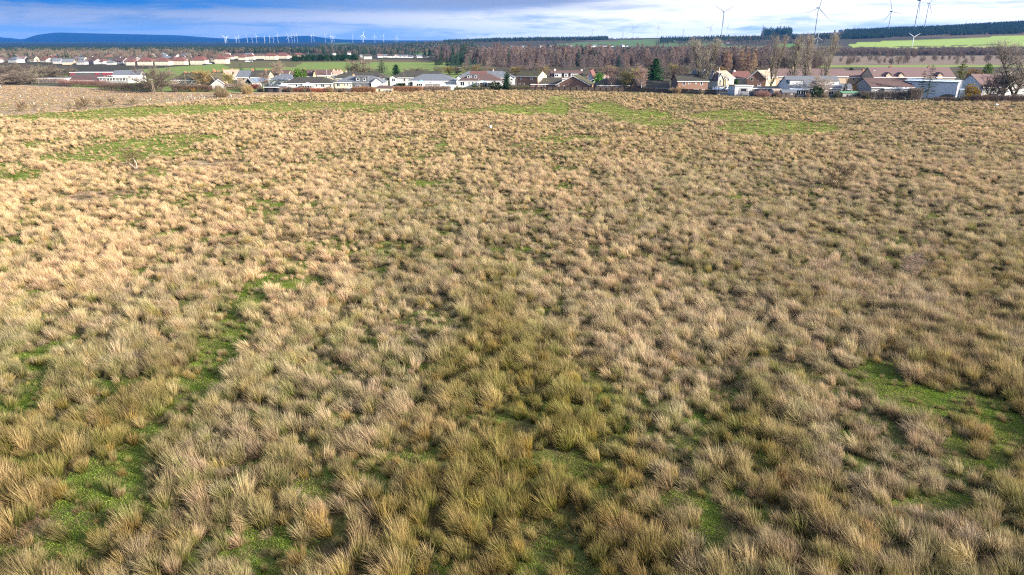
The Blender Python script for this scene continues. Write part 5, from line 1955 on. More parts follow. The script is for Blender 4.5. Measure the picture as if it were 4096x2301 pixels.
tree('cypress', 2611, 345, 236, 'tall dense green conifer above the low brick bungalow', 'conifer', wpx=66)
tree('birch', 2446, 358, 252, 'bare birch with pale trunk in front of the brick bungalow, left one', 'birch', wpx=56)
tree('birch', 2566, 364, 254, 'bare birch with white trunk in front of the brick bungalow, right one', 'birch', wpx=62)
tree('olive', 2500, 358, 280, 'bushy bare tree between the two pale birches', 'bare_tree', wpx=62)
tree('olive', 2540, 352, 268, 'thin bare tree behind the right birch', 'bare_tree', wpx=50)
tree('willow', 3275, 386, 290, 'cream leaved willow in front of the modern white house', 'willow', wpx=100)
tree('dark', 3268, 392, 345, 'dark evergreen bush under the cream willow', 'bush', 'bush', wpx=60)
tree('yellow', 3434, 382, 324, 'yellow leaved rounded tree beside the grey outbuilding', 'tree', wpx=62)
tree('cypress2', 3376, 380, 334, 'dark narrow conifer at the corner of the modern white house', 'conifer', wpx=18)
tree('scrawny', 3706, 396, 262, 'scrawny dark spruce in front of the white metal shed', 'spruce', wpx=50)
tree('scrawny', 3682, 396, 284, 'second thinner spruce just left of the scrawny spruce', 'spruce', wpx=34)
tree('larchy', 3834, 370, 242, 'yellow green larch behind the white metal shed', 'larch', wpx=58)
tree('autumn', 3880, 362, 270, 'brown and gold leaved tree right of the yellow green larch', 'tree', wpx=60)
tree('ivy', 3936, 360, 254, 'green ivy covered tree near the right edge', 'tree', wpx=42)
tree('gold', 3880, 402, 336, 'golden yellow shrub beside the white metal shed', 'shrub', 'shrub', wpx=66)
tree('gold', 3935, 404, 376, 'low olive and gold bush right of the golden shrub', 'bush', 'bush', wpx=36)
tree('larchy', 3535, 330, 298, 'small light green bush before the purple roof', 'bush', 'bush', wpx=20)
tree('bright', 2965, 352, 337, 'small light green bush beside the parked cars', 'bush', 'bush', wpx=24)
tree('cypress1', 2944, 345, 315, 'small dark conifer by the red roofed house', 'conifer', wpx=18)
tree('dark', 3405, 292, 271, 'dark round bush on the edge of the far moor', 'bush', 'bush', wpx=24)

# evergreen belt on the pasture
bx = [(1180, 34), (1212, 30), (1238, 22), (1256, 26), (1284, 30), (1306, 30), (1330, 26), (1354, 24), (1376, 28), (1396, 24), (1418, 30)]
for k, (px, wp) in enumerate(bx):
    tree('yewish', px, 246 - k * .25, 217 - (k % 3), 'clipped dark evergreen in the belt on the pasture, %s from the left' % ORD[k], 'evergreen', group='dark evergreen belt', wpx=wp * 1.1)

# bare trees behind the gardens, in front of the wood
rs = random.Random(8)
hz = [(1830, 298, 262), (1870, 300, 255), (1905, 298, 258), (1935, 300, 262), (1965, 297, 266), (1755, 300, 262), (1795, 298, 264), (1660, 300, 270), (1630, 298, 272), (1690, 300, 268), (2062, 302, 266), (2090, 302, 258), (2120, 300, 262), (2150, 300, 254), (2180, 298, 262), (2215, 306, 272),
      (2380, 300, 266), (2410, 302, 262), (2440, 305, 262), (2475, 306, 262), (2520, 306, 264), (2560, 306, 268), (2690, 312, 254), (2715, 314, 262), (2745, 312, 254), (2670, 314, 276), (2870, 306, 264), (2850, 310, 272), (3040, 300, 262), (3120, 300, 262),
      (1350, 300, 272), (1470, 306, 262), (1500, 306, 270), (1350, 316, 286), (1120, 310, 280)]
for k, (px, yb, yt) in enumerate(hz):
    tree(['wide2', 'wide1', 'olive', 'wide0'][k % 4], px, yb, yt, ['upright grey brown bare tree', 'rounded bare tree', 'slim olive brown bare tree', 'wide bare tree'][k % 4] + ' between the village roofs and the larch wood', 'bare_tree', group='bare trees behind the gardens', wpx=rs.uniform(44, 62))
lf = [(20, 330, 262), (62, 334, 246), (105, 332, 250), (150, 330, 256), (40, 338, 280), (130, 336, 272), (182, 328, 254), (215, 326, 268), (85, 340, 285), (10, 344, 290), (250, 312, 262), (290, 310, 272), (-30, 336, 262)]
for k, (px, yb, yt) in enumerate(lf):
    tree(['wide1', 'wide2', 'wide0', 'wide2'][k % 4], px, yb, yt, ['rounded grey bare tree', 'slim brown bare tree', 'wide brown bare tree', 'upright pale bare tree'][k % 4] + ' in the thicket left of the school', 'bare_tree', group='thicket of bare trees at the left edge', wpx=rs.uniform(66, 92))

# hawthorns on the moor edge and small trees in the field
tree('small', 91, 450, 403, 'small wind bent hawthorn nearest the left edge of the field', 'hawthorn', wpx=46)
tree('sapling', 142, 446, 414, 'thin leaning sapling right of the leftmost hawthorn', 'sapling', wpx=34)
tree('sapling', 283, 446, 402, 'thin sapling left of the twin hawthorns', 'sapling', wpx=30)
tree('small2', 322, 440, 396, 'low spreading hawthorn, left one of the twin clump', 'hawthorn', wpx=66)
tree('small', 352, 438, 384, 'taller hawthorn, right one of the twin clump', 'hawthorn', wpx=56)
tree('small3', 402, 430, 388, 'single hawthorn with rounded crown on the moor edge', 'hawthorn', wpx=38)
tree('small3', 454, 430, 384, 'narrow hawthorn with bare trunk on the moor edge', 'hawthorn', wpx=34)
tree('small2', 528, 423, 388, 'low bushy hawthorn among the young planted trees', 'hawthorn', wpx=46)
tree('small', 3350, 752, 640, 'lone bare thorn tree standing in the right half of the field', 'thorn_tree', wpx=138)
tree('birch', 3628, 1112, 1000, 'small pale bare tree among the rushes at right', 'small_tree', wpx=96)
tree('sapling', 1310, 478, 422, 'thin bare sapling in the middle distance of the field', 'sapling', wpx=44)
tree('small2', 1845, 520, 474, 'low dark thorn bush in the middle of the field', 'thorn_bush', 'bush', wpx=52)
tree('small3', 1995, 568, 526, 'thin bare thorn bush right of the white bag', 'thorn_bush', 'bush', wpx=40)
tree('small3', 540, 672, 590, 'sparse yellowish thorn bush above the fallen branch', 'thorn_bush', 'bush', wpx=80)
tree('small2', 300, 735, 700, 'low dark bramble patch in the left of the field', 'thorn_bush', 'bush', wpx=90)

# bushes and hedges along the field edge
hedge(845, 912, 392, 346, 'large rounded brown bush at the edge of the moor', 61, 4.5, (.20, .13, .085), (.30, .21, .13), 2600, name='bush', boxy=False)
hedge(960, 1008, 378, 333, 'rounded olive brown bush left of the dark brick shed', 62, 4.0, (.28, .22, .09), (.36, .29, .14), 2200, name='bush', boxy=False)
hedge(760, 782, 368, 350, 'small orange leaved bush below the tan house', 63, 1.6, (.42, .24, .08), (.50, .30, .10), 700, .5, (.5, .28, .06), name='bush', boxy=False)
hedge(992, 1045, 358, 330, 'dark crimson beech bush before the white bungalow', 64, 2.5, (.20, .055, .045), (.28, .08, .06), 1600, .7, (.22, .06, .05), name='bush', boxy=False)
hedge(820, 848, 366, 344, 'rust red bush beside the concrete garage', 65, 1.8, (.26, .09, .05), (.34, .14, .07), 900, .6, (.3, .09, .04), name='bush', boxy=False)
hedge(-60, 250, 335, 314, 'long low bramble hedge below the bare thicket at left', 66, 5, (.115, .080, .07), (.19, .135, .11), 6400)
hedge(230, 420, 345, 318, 'reddish brown bramble hedge below the brick hall', 67, 5, (.145, .080, .066), (.215, .130, .095), 5400, pyb1=350)
hedge(390, 610, 362, 328, 'dense purple brown hedge below the slate hall', 68, 6, (.115, .072, .068), (.185, .122, .105), 7000, pyb1=370)
hedge(685, 840, 368, 340, 'tangled brown hedge below the mossy roofed houses', 69, 4, (.115, .070, .06), (.20, .13, .09), 5200)
hedge(895, 990, 362, 334, 'tangled brown hedge between garage and olive bush', 70, 3, (.16, .10, .08), (.25, .17, .12), 2400)
hedge(1130, 1240, 368, 352, 'trimmed brown beech hedge before the long white bungalow', 71, 2, (.19, .09, .06), (.28, .15, .09), 3000, .5, (.26, .11, .06))
hedge(1244, 1312, 370, 355, 'rounded rust brown beech hedge left of the yellow shrub', 72, 2.2, (.25, .10, .055), (.35, .17, .085), 2400, .6, (.32, .13, .06))
hedge(1310, 1322, 366, 356, 'tiny yellow green shrub between brown hedges', 73, 1.2, (.30, .34, .03), (.42, .42, .05), 500, .8, (.40, .42, .04), name='bush', boxy=False)
hedge(1404, 1500, 373, 349, 'long rust brown beech hedge below the dormer bungalow', 74, 2.6, (.26, .12, .075), (.36, .20, .12), 4600, .5, (.30, .13, .07))
hedge(1572, 1690, 369, 346, 'trimmed rust brown hedge in front of the slate hipped bungalow', 75, 2.4, (.24, .11, .075), (.34, .19, .12), 4800, .45, (.28, .12, .07))
hedge(1690, 1800, 367, 345, 'grey brown bare hedge continuing to the low white garage', 76, 2.4, (.20, .14, .11), (.30, .22, .17), 4200)
hedge(1584, 1620, 350, 334, 'green garden hedge beside the white bay house', 77, 1.6, (.05, .10, .015), (.10, .17, .03), 1100, 1.0, (.09, .17, .025))
hedge(1815, 1960, 363, 350, 'dark tangled garden edge below the white bungalow', 78, 2, (.09, .085, .05), (.17, .14, .09), 2800, .4, (.06, .10, .03))
hedge(2035, 2125, 362, 344, 'tangled dark undergrowth before the yellow gabled brick house', 79, 2, (.11, .095, .06), (.20, .16, .10), 2400, .3, (.07, .10, .03))
hedge(3020, 3094, 394, 362, 'pinkish bare bush in front of the lock up garages', 80, 4, (.30, .18, .14), (.38, .25, .19), 2600, name='bush', boxy=False)
hedge(3092, 3130, 392, 368, 'smaller pinkish bush beside the tan roofed shed', 81, 2.5, (.27, .17, .14), (.34, .23, .18), 1200, name='bush', boxy=False)
hedge(3340, 3372, 388, 360, 'dark reddish bush at the corner of the modern white house', 82, 2, (.15, .07, .06), (.22, .11, .09), 1000, .4, (.10, .06, .04), name='bush', boxy=False)
hedge(3440, 3650, 398, 364, 'dark tangled thicket in front of the dark hall', 83, 3, (.10, .085, .075), (.19, .15, .125), 6500)
hedge(3640, 3690, 400, 348, 'tall dark bare thicket left of the scrawny spruce', 84, 2.5, (.13, .10, .085), (.22, .17, .14), 2600)
hedge(3500, 3530, 380, 336, 'pale bare shrub standing against the dark hall', 85, 2, (.30, .22, .19), (.38, .29, .25), 700, name='bush', boxy=False)
hedge(3735, 3830, 404, 388, 'low brown scrub along the foot of the white metal shed', 86, 1.5, (.13, .10, .08), (.22, .17, .13), 1700)
hedge(3900, 4130, 408, 380, 'dark brown scrub along the right end of the field', 87, 3, (.12, .085, .07), (.20, .145, .115), 5200)
hedge(2875, 3440, 397, 388, 'low rank grass along the foot of the fences', 88, 1.2, (.17, .14, .08), (.27, .21, .13), 4200, pyb1=404)

# ------------------------------------------------------------------ fences, poles, lamps
def board_fence(px0, px1, pyb0, pyb1, ht, label, mat, post=M_POSTD, step=2.4, name='board_fence', gap=.0):
    a, b = G(px0, pyb0), G(px1, pyb1)
    L = (b - a).length
    o = empty(name, (a.x, a.y, tz(a.x, a.y)), math.atan2(b.y - a.y, b.x - a.x))
    tag(o, label, 'fence')
    n = max(2, int(L / step))
    rs_ = random.Random(int(px0))
    mb = MB()
    w = .30
    k = 0.0
    while k < L:
        h_ = ht + rs_.uniform(-.05, .05)
        mb.box(k, min(L, k + w - gap - .02), rs_.uniform(-.02, 0), .03, 0, h_)
        k += w
    mb.build('boards', mat, o)
    rb = MB()
    for z in (.35, ht - .3):
        rb.box(0, L, -.07, -.022, z, z + .1)
    rb.build('rail', post, o)
    for k in range(n + 1):
        x = L * k / n
        p = MB()
        p.box(x - .07, x + .07, -.19, -.075, -.3, ht + .12)
        p.build('post', post, o)
    return o


board_fence(2122, 2500, 362, 366, 1.55, 'long dark timber fence in front of the brick houses, left stretch', M_WOODD)
board_fence(2500, 2874, 366, 377, 1.6, 'long dark timber fence in front of the brick houses, right stretch', M_WOODD)
board_fence(1342, 1412, 369, 369, 1.5, 'black garden fence below the cream dormer bungalow', M_WOODD)
board_fence(1320, 1340, 367, 367, 1.3, 'dark slatted garden gate panel beside the yellow shrub', M_WOODD, gap=.1)
board_fence(3186, 3372, 390, 393, 1.2, 'low grey timber fence below the modern white house', M_WOODG)
board_fence(3440, 3482, 394, 394, 1.5, 'weathered board fence right of the green roofed shed', M_WOODG)
board_fence(1038, 1056, 369, 370, 1.4, 'short board fence left of the dark brick shed', M_WOODD)
board_fence(3838, 3900, 402, 403, 1.3, 'pale broken panel fence right of the white metal shed', M_WOODG, gap=.05)


def palisade(px0, px1, p0, p1, ht, label):
    a, b = G(px0, p0), G(px1, p1)
    L = (b - a).length
    o = empty('palisade_fence', (a.x, a.y, 0), math.atan2(b.y - a.y, b.x - a.x))
    tag(o, label, 'fence')
    mb = MB()
    k = 0.0
    while k < L:
        mb.hexa([(k, 0, .1), (k + .07, 0, .1), (k + .07, .02, .1), (k, .02, .1), (k + .02, 0, ht), (k + .05, 0, ht), (k + .05, .02, ht), (k + .02, .02, ht)])
        k += .155
    mb.build('pales', M_BLUEF, o)
    r = MB()
    for z in (.4, ht - .4):
        r.box(0, L, .022, .07, z, z + .05)
    r.build('rail', M_BLUEF, o)
    for k in range(int(L / 2.75) + 1):
        p = MB()
        p.box(k * 2.75, k * 2.75 + .08, .075, .16, -.2, ht + .05)
        p.build('post', M_BLUEF, o)


palisade(2876, 3128, 381, 390, 2.1, 'blue steel palisade fence before the garages')


def wire_fence(pts, n, label):
    for k in range(n):
        t = k / (n - 1) * (len(pts) - 1)
        i = min(int(t), len(pts) - 2)
        f = t - i
        px = pts[i][0] + (pts[i + 1][0] - pts[i][0]) * f
        py = pts[i][1] + (pts[i + 1][1] - pts[i][1]) * f
        p = G(px, py)
        mb = MB()
        mb.tube((0, 0, -.2), (random.Random(k).uniform(-.06, .06), 0, 1.15 + .15 * random.Random(k + 5).random()), .075, .065, 6)
        o = mb.build('fence_post', M_WOODG)
        o.location = (p.x, p.y, tz(p.x, p.y))
        tag(o, label, 'fence post', label + 's')


wire_fence([(668, 414), (700, 408), (760, 402), (812, 396)], 12, 'thin grey fence post on the edge of the planted moor')
wire_fence([(3495, 404), (3640, 408), (3730, 409)], 8, 'thin pale fence post before the dark thicket')

# young planted trees in pale guards
rs = random.Random(21)
gm = surf('plastic tree guard', (.62, .66, .58), .6, fine=.04)
mbg = MB()
mbg.tube((0, 0, -.1), (.02, 0, 0.7), .05, .045, 7, 0, False)
mbg.tube((.12, 0, -.1), (.12, 0, .9), .02, .015, 5, 1)
gmesh = mbg.mesh('tree_guard', [gm, M_WOODG])
for k in range(30):
    px = rs.uniform(80, 960)
    top = np.interp(px, [0, 560, 960], [362, 380, 384])
    bot = np.interp(px, [80, 300, 620, 960], [430, 425, 412, 388])
    if bot - top < 4:
        continue
    p = G(px, rs.uniform(top, bot))
    o = link('tree_guard', gmesh)
    o.location = (p.x, p.y, tz(p.x, p.y))
    o.rotation_euler = (rs.uniform(-.12, .12), rs.uniform(-.12, .12), rs.uniform(0, 6))
    tag(o, 'pale plastic tree guard on the planted moor', 'tree guard', 'tree guards on the planted moor')


def pole(px, pyb, pyt, label, name='telegraph_pole', cat='pole', mat=M_POLE, arm=True, twin=False, lean=0.0, y=None):
    p = GT(px, pyb) if y is None else Vector((xat(px, y), y, 0))
    Z = tz(p.x, p.y)
    h_ = zat(p.y, pyt) - Z
    o = empty(name, (p.x, p.y, Z))
    tag(o, label, cat)
    mb = MB()
    mb.tube((0, 0, -.3), (lean, 0, h_), .16, .11, 8)
    if twin:
        mb.tube((.75, 0, -.3), (.25, 0, h_ * .97), .15, .11, 8)
    mb.build('post', mat, o)
    if arm:
        m2 = MB()
        m2.box(-.8 + lean, .8 + lean, -.16, -.06, h_ - .7, h_ - .56)
        m2.build('crossarm', mat, o)
        m3 = MB()
        for x in (-.7, -.35, .35, .7):
            m3.tube((x + lean, -.11, h_ - .56), (x + lean, -.11, h_ - .40), .045, .04, 6)
        m3.build('insulators', M_PVC, o)
    return o


def lamp(px, pyb, pyt, label, side=1):
    p = G(px, pyb)
    h_ = zat(p.y, pyt)
    o = empty('street_lamp', (p.x, p.y, 0))
    tag(o, label, 'street lamp', None)
    mb = MB()
    mb.tube((0, 0, 0), (0, 0, h_ * .25), .10, .09, 8)
    mb.tube((0, 0, h_ * .25), (0, 0, h_ - .45), .07, .05, 8)
    mb.build('column', M_LAMP, o)
    m2 = MB()
    pr = None
    for k in range(6):
        t = k / 5
        q = (side * 1.5 * t, 0, h_ - .45 + .45 * math.sin(t * 1.57))
        if pr:
            m2.tube(pr, q, .045, .04, 6)
        pr = q
    m2.build('arm', M_LAMP, o)
    m3 = MB()
    x0 = side * 1.4
    m3.hexa([(x0, -.12, h_ - .12), (x0 + side * .75, -.09, h_ - .08), (x0 + side * .75, .09, h_ - .08), (x0, .12, h_ - .12), (x0, -.10, h_ + .06), (x0 + side * .7, -.07, h_ + .06), (x0 + side * .7, .07, h_ + .06), (x0, .10, h_ + .06)][:: 1])
    m3.build('lantern', M_STEEL, o)


pole(6, 352, 322, 'leaning pale pole at the left edge of the moor', arm=False, lean=-.9, mat=M_WOODG)
pole(614, 376, 314, 'twin legged timber pole standing before the wide bare trees', twin=True)
pole(154, 335, 294, 'telegraph pole above the low white block', arm=True)
pole(746, 352, 296, 'thin brown pole before the mossy roof', arm=False)
pole(1242, 368, 330, 'brown pole with crossarm beside the white conservatory')
pole(1494, 356, 305, 'grey pole in the garden of the cream dormer bungalow', arm=False, mat=M_WOODG)
pole(1916, 362, 314, 'pale timber pole before the white bungalow conservatory', arm=False, mat=M_WOODG)
pole(1310, 330, 278, 'thin white pole beside the faded pink roof', arm=False, mat=M_STEEL)
pole(2868, 378, 270, 'thin tall grey pole at the end of the timber fence', arm=False, mat=M_STEEL)
pole(2900, 376, 294, 'thin grey pole in front of the sandy roofed house', arm=False, mat=M_STEEL)
pole(3376, 388, 308, 'timber pole at the corner of the grey outbuilding', arm=True)
lamp(746, 348, 301, 'street lamp in front of the mossy four in a block house', 1)
lamp(1388, 340, 284, 'street lamp rising behind the slate bungalow', 1)
lamp(1617, 346, 277, 'street lamp beside the white bay house', 1)
lamp(1853, 338, 270, 'street lamp above the long white house', -1)
lamp(2350, 338, 273, 'street lamp beside the gable with red verge', -1)
lamp(3141, 362, 288, 'street lamp behind the second poplar', 1)
lamp(3468, 362, 283, 'street lamp in front of the brown roofed terrace', 1)
for px in (1234, 2235 - 1000):
    pass
pole(1236, 236, 207, 'floodlight mast behind the evergreen belt', name='floodlight_mast', arm=True, mat=M_STEEL)

# ------------------------------------------------------------------ parked cars
def car_mesh():
    prof = [(-2.1, .35), (-2.1, .78), (-1.95, .95), (-1.25, 1.02), (-.65, 1.45), (.75, 1.47), (1.45, 1.02), (2.0, .92), (2.12, .70), (2.12, .35)]
    b = MB()
    n = len(prof)
    for i in range(n):
        j = (i + 1) % n
        wi = .68 if prof[i][1] > 1.3 else .84
        wj = .68 if prof[j][1] > 1.3 else .84
        b.poly([(prof[i][0], -wi, prof[i][1]), (prof[i][0], wi, prof[i][1]), (prof[j][0], wj, prof[j][1]), (prof[j][0], -wj, prof[j][1])])
    for s in (-1, 1):
        q = [(x, s * (.68 if z > 1.3 else .84), z) for x, z in prof]
        b.poly(q if s < 0 else q[::-1])
    g = MB()
    for s in (-1, 1):
        q = [(-1.12, s * .825, 1.04), (-.60, s * .70, 1.40), (.70, s * .70, 1.42), (1.25, s * .825, 1.05)]
        g.poly(q if s < 0 else q[::-1])
    g.poly([(-1.24, -.75, 1.06), (-1.24, .75, 1.06), (-.70, .62, 1.43), (-.70, -.62, 1.43)][::-1])
    g.poly([(1.42, -.75, 1.06), (1.42, .75, 1.06), (.82, .62, 1.455), (.82, -.62, 1.455)])
    w = MB()
    w.tube((0, -.10, 0), (0, .10, 0), .32, .32, 12)
    w.tube((0, -.105, 0), (0, -.10, 0), .18, .18, 10, 1)
    l = MB()
    l.box(-.05, .05, -.14, .14, -.07, .07)
    return b, g, w, l


def paint(n, c):
    m = surf(n, c, .3, tuple(x * .92 for x in c), .5, spec=.6, fine=.02)
    return m


_b, _g, _w, _l = car_mesh()
WM = _w.mesh('wheel', [M_TYRE, M_STEEL])
GM = _g.mesh('windows', [M_GLASS])
LM = _l.mesh('headlight', [M_PVC])


def car(px, py, rz, c, label):
    p = G(px, py)
    o = empty('parked_car', (p.x, p.y, tz(p.x, p.y)), rz)
    tag(o, label, 'car', 'parked cars')
    link('body', _b.mesh('body', [c]), o)
    gg = link('windows', GM, o)
    gg.location.z = .012
    for x in (-1.3, 1.3):
        for y in (-.78, .78):
            w_ = link('wheel', WM, o)
            w_.location = (x, y, .32)
    for y in (-.6, .6):
        l_ = link('headlight', LM, o)
        l_.location = (2.09, y, .66)


P_W, P_S, P_K, P_B, P_R = paint('white car paint', (.75, .75, .75)), paint('silver car paint', (.42, .44, .47)), paint('black car paint', (.02, .02, .025)), paint('blue car paint', (.10, .16, .30)), paint('red car paint', (.30, .03, .03))
car(2864, 362, R(15), P_B, 'blue car parked left of the sandy roofed house')
car(2912, 362, R(200), P_S, 'silver car parked under the sandy roofed house')
car(2930, 366, R(20), P_W, 'white car parked nearest the garages')
car(2885, 358, R(190), P_S, 'silver car parked behind the blue car')
car(1583, 352, R(10), P_K, 'black car parked beside the brown hedge')
car(922, 350, R(25), P_W, 'white car parked by the concrete garage')
car(990, 249, R(10), P_W, 'white van like car beside the estate on the pasture, left')
car(1002, 248, R(170), P_S, 'pale car beside the estate on the pasture, right')
car(3985, 394, R(30), P_S, 'silver car parked behind the golden shrub')
car(3962, 392, R(80), P_K, 'dark car parked left of the silver car by the white gable')
car(3870, 384, R(70), P_W, 'white car half hidden behind the golden shrub')
car(820, 262, R(20), P_K, 'dark car parked on the estate')
car(838, 258, R(200), P_S, 'silver car parked on the estate')

# ------------------------------------------------------------------ things lying in the field
def lump(name, px, py, sx, sy, sz, mat, label, cat, seed):
    p = G(px, py)
    rs_ = np.random.RandomState(seed)
    n, m = 14, 9
    V = []
    for i in range(m + 1):
        th = math.pi * i / m
        for j in range(n):
            ph = 2 * math.pi * j / n
            r = 1 + .22 * math.sin(3 * ph + i) * math.sin(th) + .12 * rs_.randn()
            V.append((sx * r * math.sin(th) * math.cos(ph), sy * r * math.sin(th) * math.sin(ph), sz * (1 - .9 * math.cos(math.pi - th)) * .55))
    b = MB()
    b.v = V
    for i in range(m):
        for j in range(n):
            k = (j + 1) % n
            b.f.append((i * n + j, (i + 1) * n + j, (i + 1) * n + k, i * n + k))
            b.m.append(0)
    o = b.build(name, mat, None, True)
    o.location = (p.x, p.y, tz(p.x, p.y) + .25)
    tag(o, label, cat)


lump('plastic_bag', 1962, 522, .32, .26, .75, M_PLAST, 'white plastic bag lying among the rushes in the middle of the field', 'bag', 1)
lump('rubbish_bag', 3984, 428, .55, .4, .6, M_PLAST, 'white rubbish bag lying near the right edge of the field', 'bag', 2)
lump('tarpaulin', 4040, 434, 1.3, .6, .6, M_DARKT if 'M_DARKT' in globals() else M_TYRE, 'black tarpaulin heap at the right edge of the field', 'tarpaulin', 3)
lump('scrap_heap', 3785, 399, 2.2, .9, 1.6, surf('scrap', (.05, .045, .045), .9, (.10, .08, .07), 3), 'dark scrap heap at the foot of the white metal shed', 'scrap', 4)
wd = Wood(77)
wd.limb([0, 0, .1], [-.7, .1, .65], 2.2, .09, .03, 5, .2, .0, wd.tubes)
wd.limb([.1, 0, .1], [-.2, .2, .9], 2.0, .07, .03, 5, .2, .0, wd.tubes)
wd.limb([0, 0, .1], [.9, -.1, .15], 1.5, .08, .03, 4, .15, .0, wd.tubes)
wd.limb([-.5, .1, .6], [-.9, .2, .2], 1.2, .05, .02, 4, .2, .0, wd.tubes)
br = link('fallen_branch', wd.tube_mesh('fallen_branch', wd.tubes, surf('bleached wood', (.62, .55, .47), .9), 6))
p = G(545, 674)
br.location = (p.x, p.y, tz(p.x, p.y))
tag(br, 'bleached fallen branch on the pale straw at left', 'branch')

# ------------------------------------------------------------------ clutter of the back gardens
rs = random.Random(77)
mats_ = [((.20, .14, .10), (.29, .21, .15), 0, (.2, .1, .05)), ((.12, .12, .06), (.19, .18, .09), .8, (.06, .11, .025)), ((.26, .16, .10), (.34, .23, .14), .3, (.3, .16, .06)), ((.10, .09, .07), (.17, .14, .11), .5, (.045, .075, .025))]
SH = []
for k, (c1, c2, lf_, lc) in enumerate(mats_):
    cm = twig_bush(900 + k, 2.0, 1.3, 1.1, 620, c1, c2, .055, lf_, lc, False)
    cm.name = 'garden_shrub'
    SH.append(cm)
WHAT = ['leafless grey brown garden shrub', 'half evergreen garden shrub', 'rusty leaved garden shrub', 'dark green garden shrub']
spots = [rs.uniform(1130, 2130) for _ in range(26)] + [rs.uniform(2640, 3480) for _ in range(24)] + [rs.uniform(690, 1060) for _ in range(12)]
for px in spots:
    e = np.interp(px, EDGE[0], EDGE[1])
    p = G(px, e - rs.uniform(1, 9))
    k = rs.randrange(4)
    o = link('garden_shrub', SH[k])
    o.location = (p.x, p.y, tz(p.x, p.y) - .05)
    o.rotation_euler = (0, 0, rs.uniform(0, 6.28))
    q = rs.uniform(.55, 1.25)
    o.scale = (q * rs.uniform(.8, 1.3), q, q)
    side = 'white bungalows' if 1060 < px < 2200 else 'mossy roofed houses' if px < 1100 else 'houses at right'
    tag(o, WHAT[k] + ' at the garden edge below the ' + side, 'shrub', 'garden shrubs below the ' + side)
# wires between the poles, washing poles
def wire(a, b, za, zb, sag, label):
    m2 = MB()
    pr = None
    for i in range(13):
        t_ = i / 12
        q = Vector(a) * (1 - t_) + Vector(b) * t_
        q.z = za * (1 - t_) + zb * t_ - sag * 4 * t_ * (1 - t_)
        if pr is not None:
            m2.tube(pr, q, .03, .03, 4, 0, False)
        pr = q
    o = m2.build('overhead_wire', M_TYRE)
    tag(o, label, 'wire')


for (pa_, pb_, lab) in ((((1242, 368, 330)), ((1494, 356, 305)), 'overhead wire between the conservatory pole and the dormer bungalow pole'), (((1494, 356, 305)), ((1916, 362, 314)), 'overhead wire sagging across the white bungalow roofs'), (((2868, 378, 270)), ((2900, 376, 294)), 'short overhead wire between the two thin grey poles'),
                        (((3376, 388, 308)), ((3141, 362, 288)), 'overhead wire from the timber pole towards the second poplar'), (((154, 335, 294)), ((614, 376, 314)), 'overhead wire crossing the school towards the twin legged pole')):
    A_, B_ = G(pa_[0], pa_[1]), G(pb_[0], pb_[1])
    wire(A_, B_, zat(A_.y, pa_[2]) - .4, zat(B_.y, pb_[2]) - .4, .7, lab)
for k, (px, pyb) in enumerate([(1300, 364), (1345, 366), (1660, 360), (1730, 361), (2180, 358), (2235, 359), (2690, 366), (2850, 372), (3200, 388), (3250, 389)]):
    pole(px, pyb, pyb - 24, 'slim washing line pole in a back garden', 'washing_pole', 'pole', M_STEEL, False)['group'] = 'washing poles in the back gardens'
board_fence(1600, 1690, 366, 366, 1.1, 'grey board fence behind the rust brown hedge', M_WOODG)
board_fence(1968, 2066, 360, 361, 1.4, 'brown board fence between the pointed conifer and yellow gabled house', M_WOODD)
board_fence(1130, 1210, 366, 367, 1.2, 'low brown board fence below the long white bungalow', M_WOODD)
board_fence(3366, 3440, 397, 398, 1.0, 'low dark fence in front of the green roofed shed', M_WOODD)
for k, (lab, a, b, y, e, r_, rm, wm) in enumerate([('small brown garden shed right of the pointed dark conifer', 2046, 2064, 358, 348, 343, R_FELT, M_WOODD), ('grey garden shed below the slate hipped bungalow', 1706, 1726, 362, 351, 346, R_FELT, M_WOODG), ('tiny green garden shed left of the long white bungalow', 1128, 1142, 364, 354, 350, M_GREENR, M_WOODD),
                                                  ('pale garden shed between the two brick houses', 2690, 2706, 364, 353, 348, R_FELT, M_WOODG), ('brown summer house in the garden of the modern white house', 3240, 3262, 388, 374, 367, R_SLATE, M_WOODD)]):
    hh_ = House(lab, a, b, y, e, r_, 2.6, wm, rm, name='shed', cat='shed', ov=.15, trim=None)
    hh_.door((a + (b - a) * .4, e + 3, 5), mat=M_WOOD)
# ------------------------------------------------------------------ wind turbines
def turbine_parts():
    t = MB()
    for k in range(6):
        a, b = k / 6, (k + 1) / 6
        t.tube((0, 0, a - .02 * (k == 0)), (0, 0, b), .034 * (1 - .5 * a), .034 * (1 - .5 * b), 12, 0, False)
    nac = MB()
    nac.hexa([(-.035, -.06, -.03), (.035, -.06, -.03), (.035, .16, -.025), (-.035, .16, -.025), (-.035, -.06, .04), (.035, -.06, .04), (.028, .16, .045), (-.028, .16, .045)])
    hub = MB()
    prs = [(-.06, .034), (-.09, .034), (-.12, .024), (-.14, .006)]
    for (y0, r0), (y1, r1) in zip(prs, prs[1:]):
        hub.tube((0, y0, 0), (0, y1, 0), r0, r1, 10)
    bl = MB()
    st = [(.0, .016, .016), (.06, .02, .017), (.18, .062, .016), (.5, .046, .012), (.8, .030, .009), (1.0, .005, .003)]
    for (a, ca, ta), (b, cb, tb) in zip(st, st[1:]):
        bl.hexa([(-ca * .35, -ta, a), (ca * .65, -ta, a), (ca * .65, ta, a), (-ca * .35, ta, a), (-cb * .35, -tb, b), (cb * .65, -tb, b), (cb * .65, tb, b), (-cb * .35, tb, b)])
    return t, nac, hub, bl


